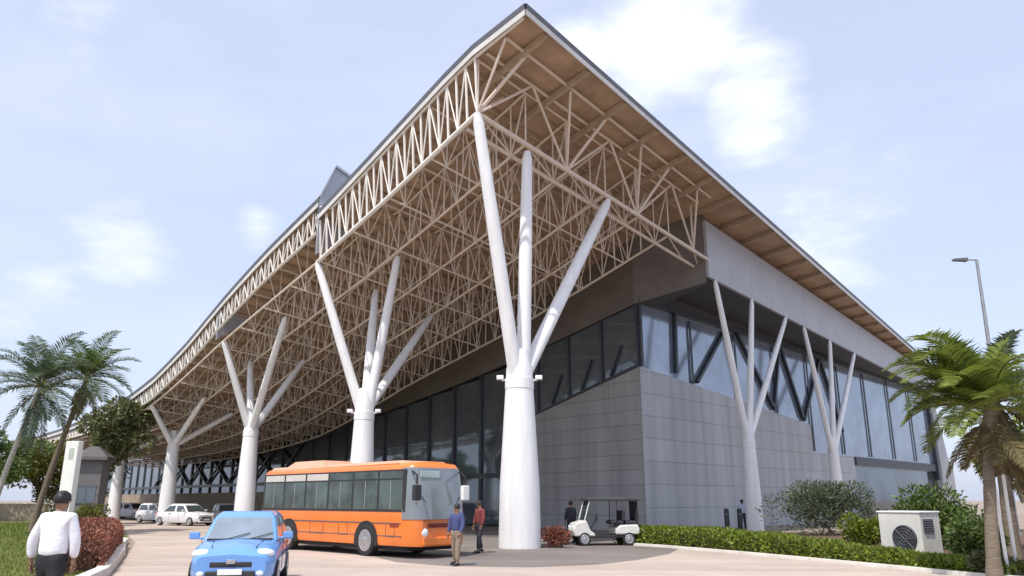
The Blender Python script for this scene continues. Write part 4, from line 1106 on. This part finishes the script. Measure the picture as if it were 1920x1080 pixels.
for k, (x, y, lb_) in enumerate([(11.0, 41.3, 'black bollard behind the hedge, the one farther from the first slim column'), (11.75, 41.6, 'black bollard behind the hedge, the one nearer the first slim column')]):
    r = empty('bollard', (x, y, .0085), 0, lb_, 'bollard', 'black bollards behind the hedge')
    m = MB(); m.path([(0, 0, 0), (0, 0, 1.15), (0, 0, 1.24)], [.13, .13, .09], 14); m.build('post', M['black_plastic'], r, smooth=True)
    m = MB(); m.path([(0, 0, .92), (0, 0, 1.0)], [.135, .135], 14); m.build('band', M['edge'], r)
for (x, y, lb_, lean_) in [(11.0, 18.2, 'slim pale post beside the right palm trunk', .0), (11.45, 18.6, 'slim pale post at the right edge, just right of its twin', .02)]:
    r = empty('pole', (x, y, 0), 0, lb_, 'post', 'pale posts by the right palm')
    m = MB(); m.path([(0, 0, 0), (lean_, 0, 1.3), (lean_*2, 0, 2.48)], [.04, .038, .036], 10); m.build('shaft', M['white_paint'], r, smooth=True)
    m = MB(); m.path([(lean_*2, 0, 2.47), (lean_*2, 0, 2.53)], [.05, .03], 10); m.build('cap', M['grey_metal'], r)

# boundary walls
def wallthing(label, p0, p1, h, t, m_, capm):
    p0, p1 = Vector((*p0, 0)), Vector((*p1, 0)); d = p1-p0
    r = empty('boundary_wall', p0, math.atan2(d.y, d.x), label, 'wall')
    m = MB(); m.box((d.length/2, 0, h/2), (d.length, t, h)); m.build('wall_body', m_, r)
    m = MB(); m.box((d.length/2, 0, h+.04), (d.length+.06, t+.1, .08)); m.build('coping', capm, r, bevel=.01)
    return r
wallthing('pinkish plaster boundary wall at the right edge behind the posts', (14.3, 21.8), (30, 19), 1.9, .25, M['pinkwall'], M['kerb'])
wallthing('low brown planter wall beyond the lawn at the far left', (-52, 66), (-38.2, 66), 1.35, .5, M['stone_band'], M['kerb'])

# white pylon and grey booth
r = empty('sign_pylon', (-20.55, 37, 0), -.35, 'tall blank white sign pylon standing behind the walking man', 'sign')
m = MB(); m.box((0, 0, 2.33), (.78, .30, 4.0)); b_ = m.build('panel', M['white_paint'], r, bevel=.03)
m = MB(); m.box((0, 0, .15), (1.25, .6, .3)); m.build('plinth', M['kerb'], r, bevel=.03)
m = MB(); m.box((.05, -.156, 3.75), (.3, .012, .5)); m.build('faded_emblem', mat('faded_grey_green', (.42, .47, .42), .6, .15, 4), r)
r = empty('guard_booth', (-27.75, 52.5, 0), .2, 'grey guard booth with dark hipped roof behind the white pylon', 'booth')
m = MB(); m.box((0, 0, 2.1), (1.6, 1.6, 4.2)); m.build('walls', mat('booth_grey', (.15, .145, .155), .8, .15, 1.5), r)
m = MB(); m.loft([[(-1.15, -1.15, 4.2), (1.15, -1.15, 4.2), (1.15, 1.15, 4.2), (-1.15, 1.15, 4.2)], [(-1.1, -1.1, 4.4), (1.1, -1.1, 4.4), (1.1, 1.1, 4.4), (-1.1, 1.1, 4.4)], [(-.25, -.2, 5.1), (.25, -.2, 5.1), (.25, .2, 5.1), (-.25, .2, 5.1)]]); m.build('roof', M['dark_roof'], r)
m = MB(); m.box((.05, -.81, 2.0), (1.1, .04, 1.0)); w_ = m.build('window', M['glass_dark'], r)
m = MB(); m.box((.05, -.82, 2.53), (1.2, .06, .06)); m.box((.05, -.82, 1.47), (1.2, .06, .06)); m.box((.05, -.835, 2.0), (.05, .03, 1.0)); m.build('frame', M['edge'], w_)
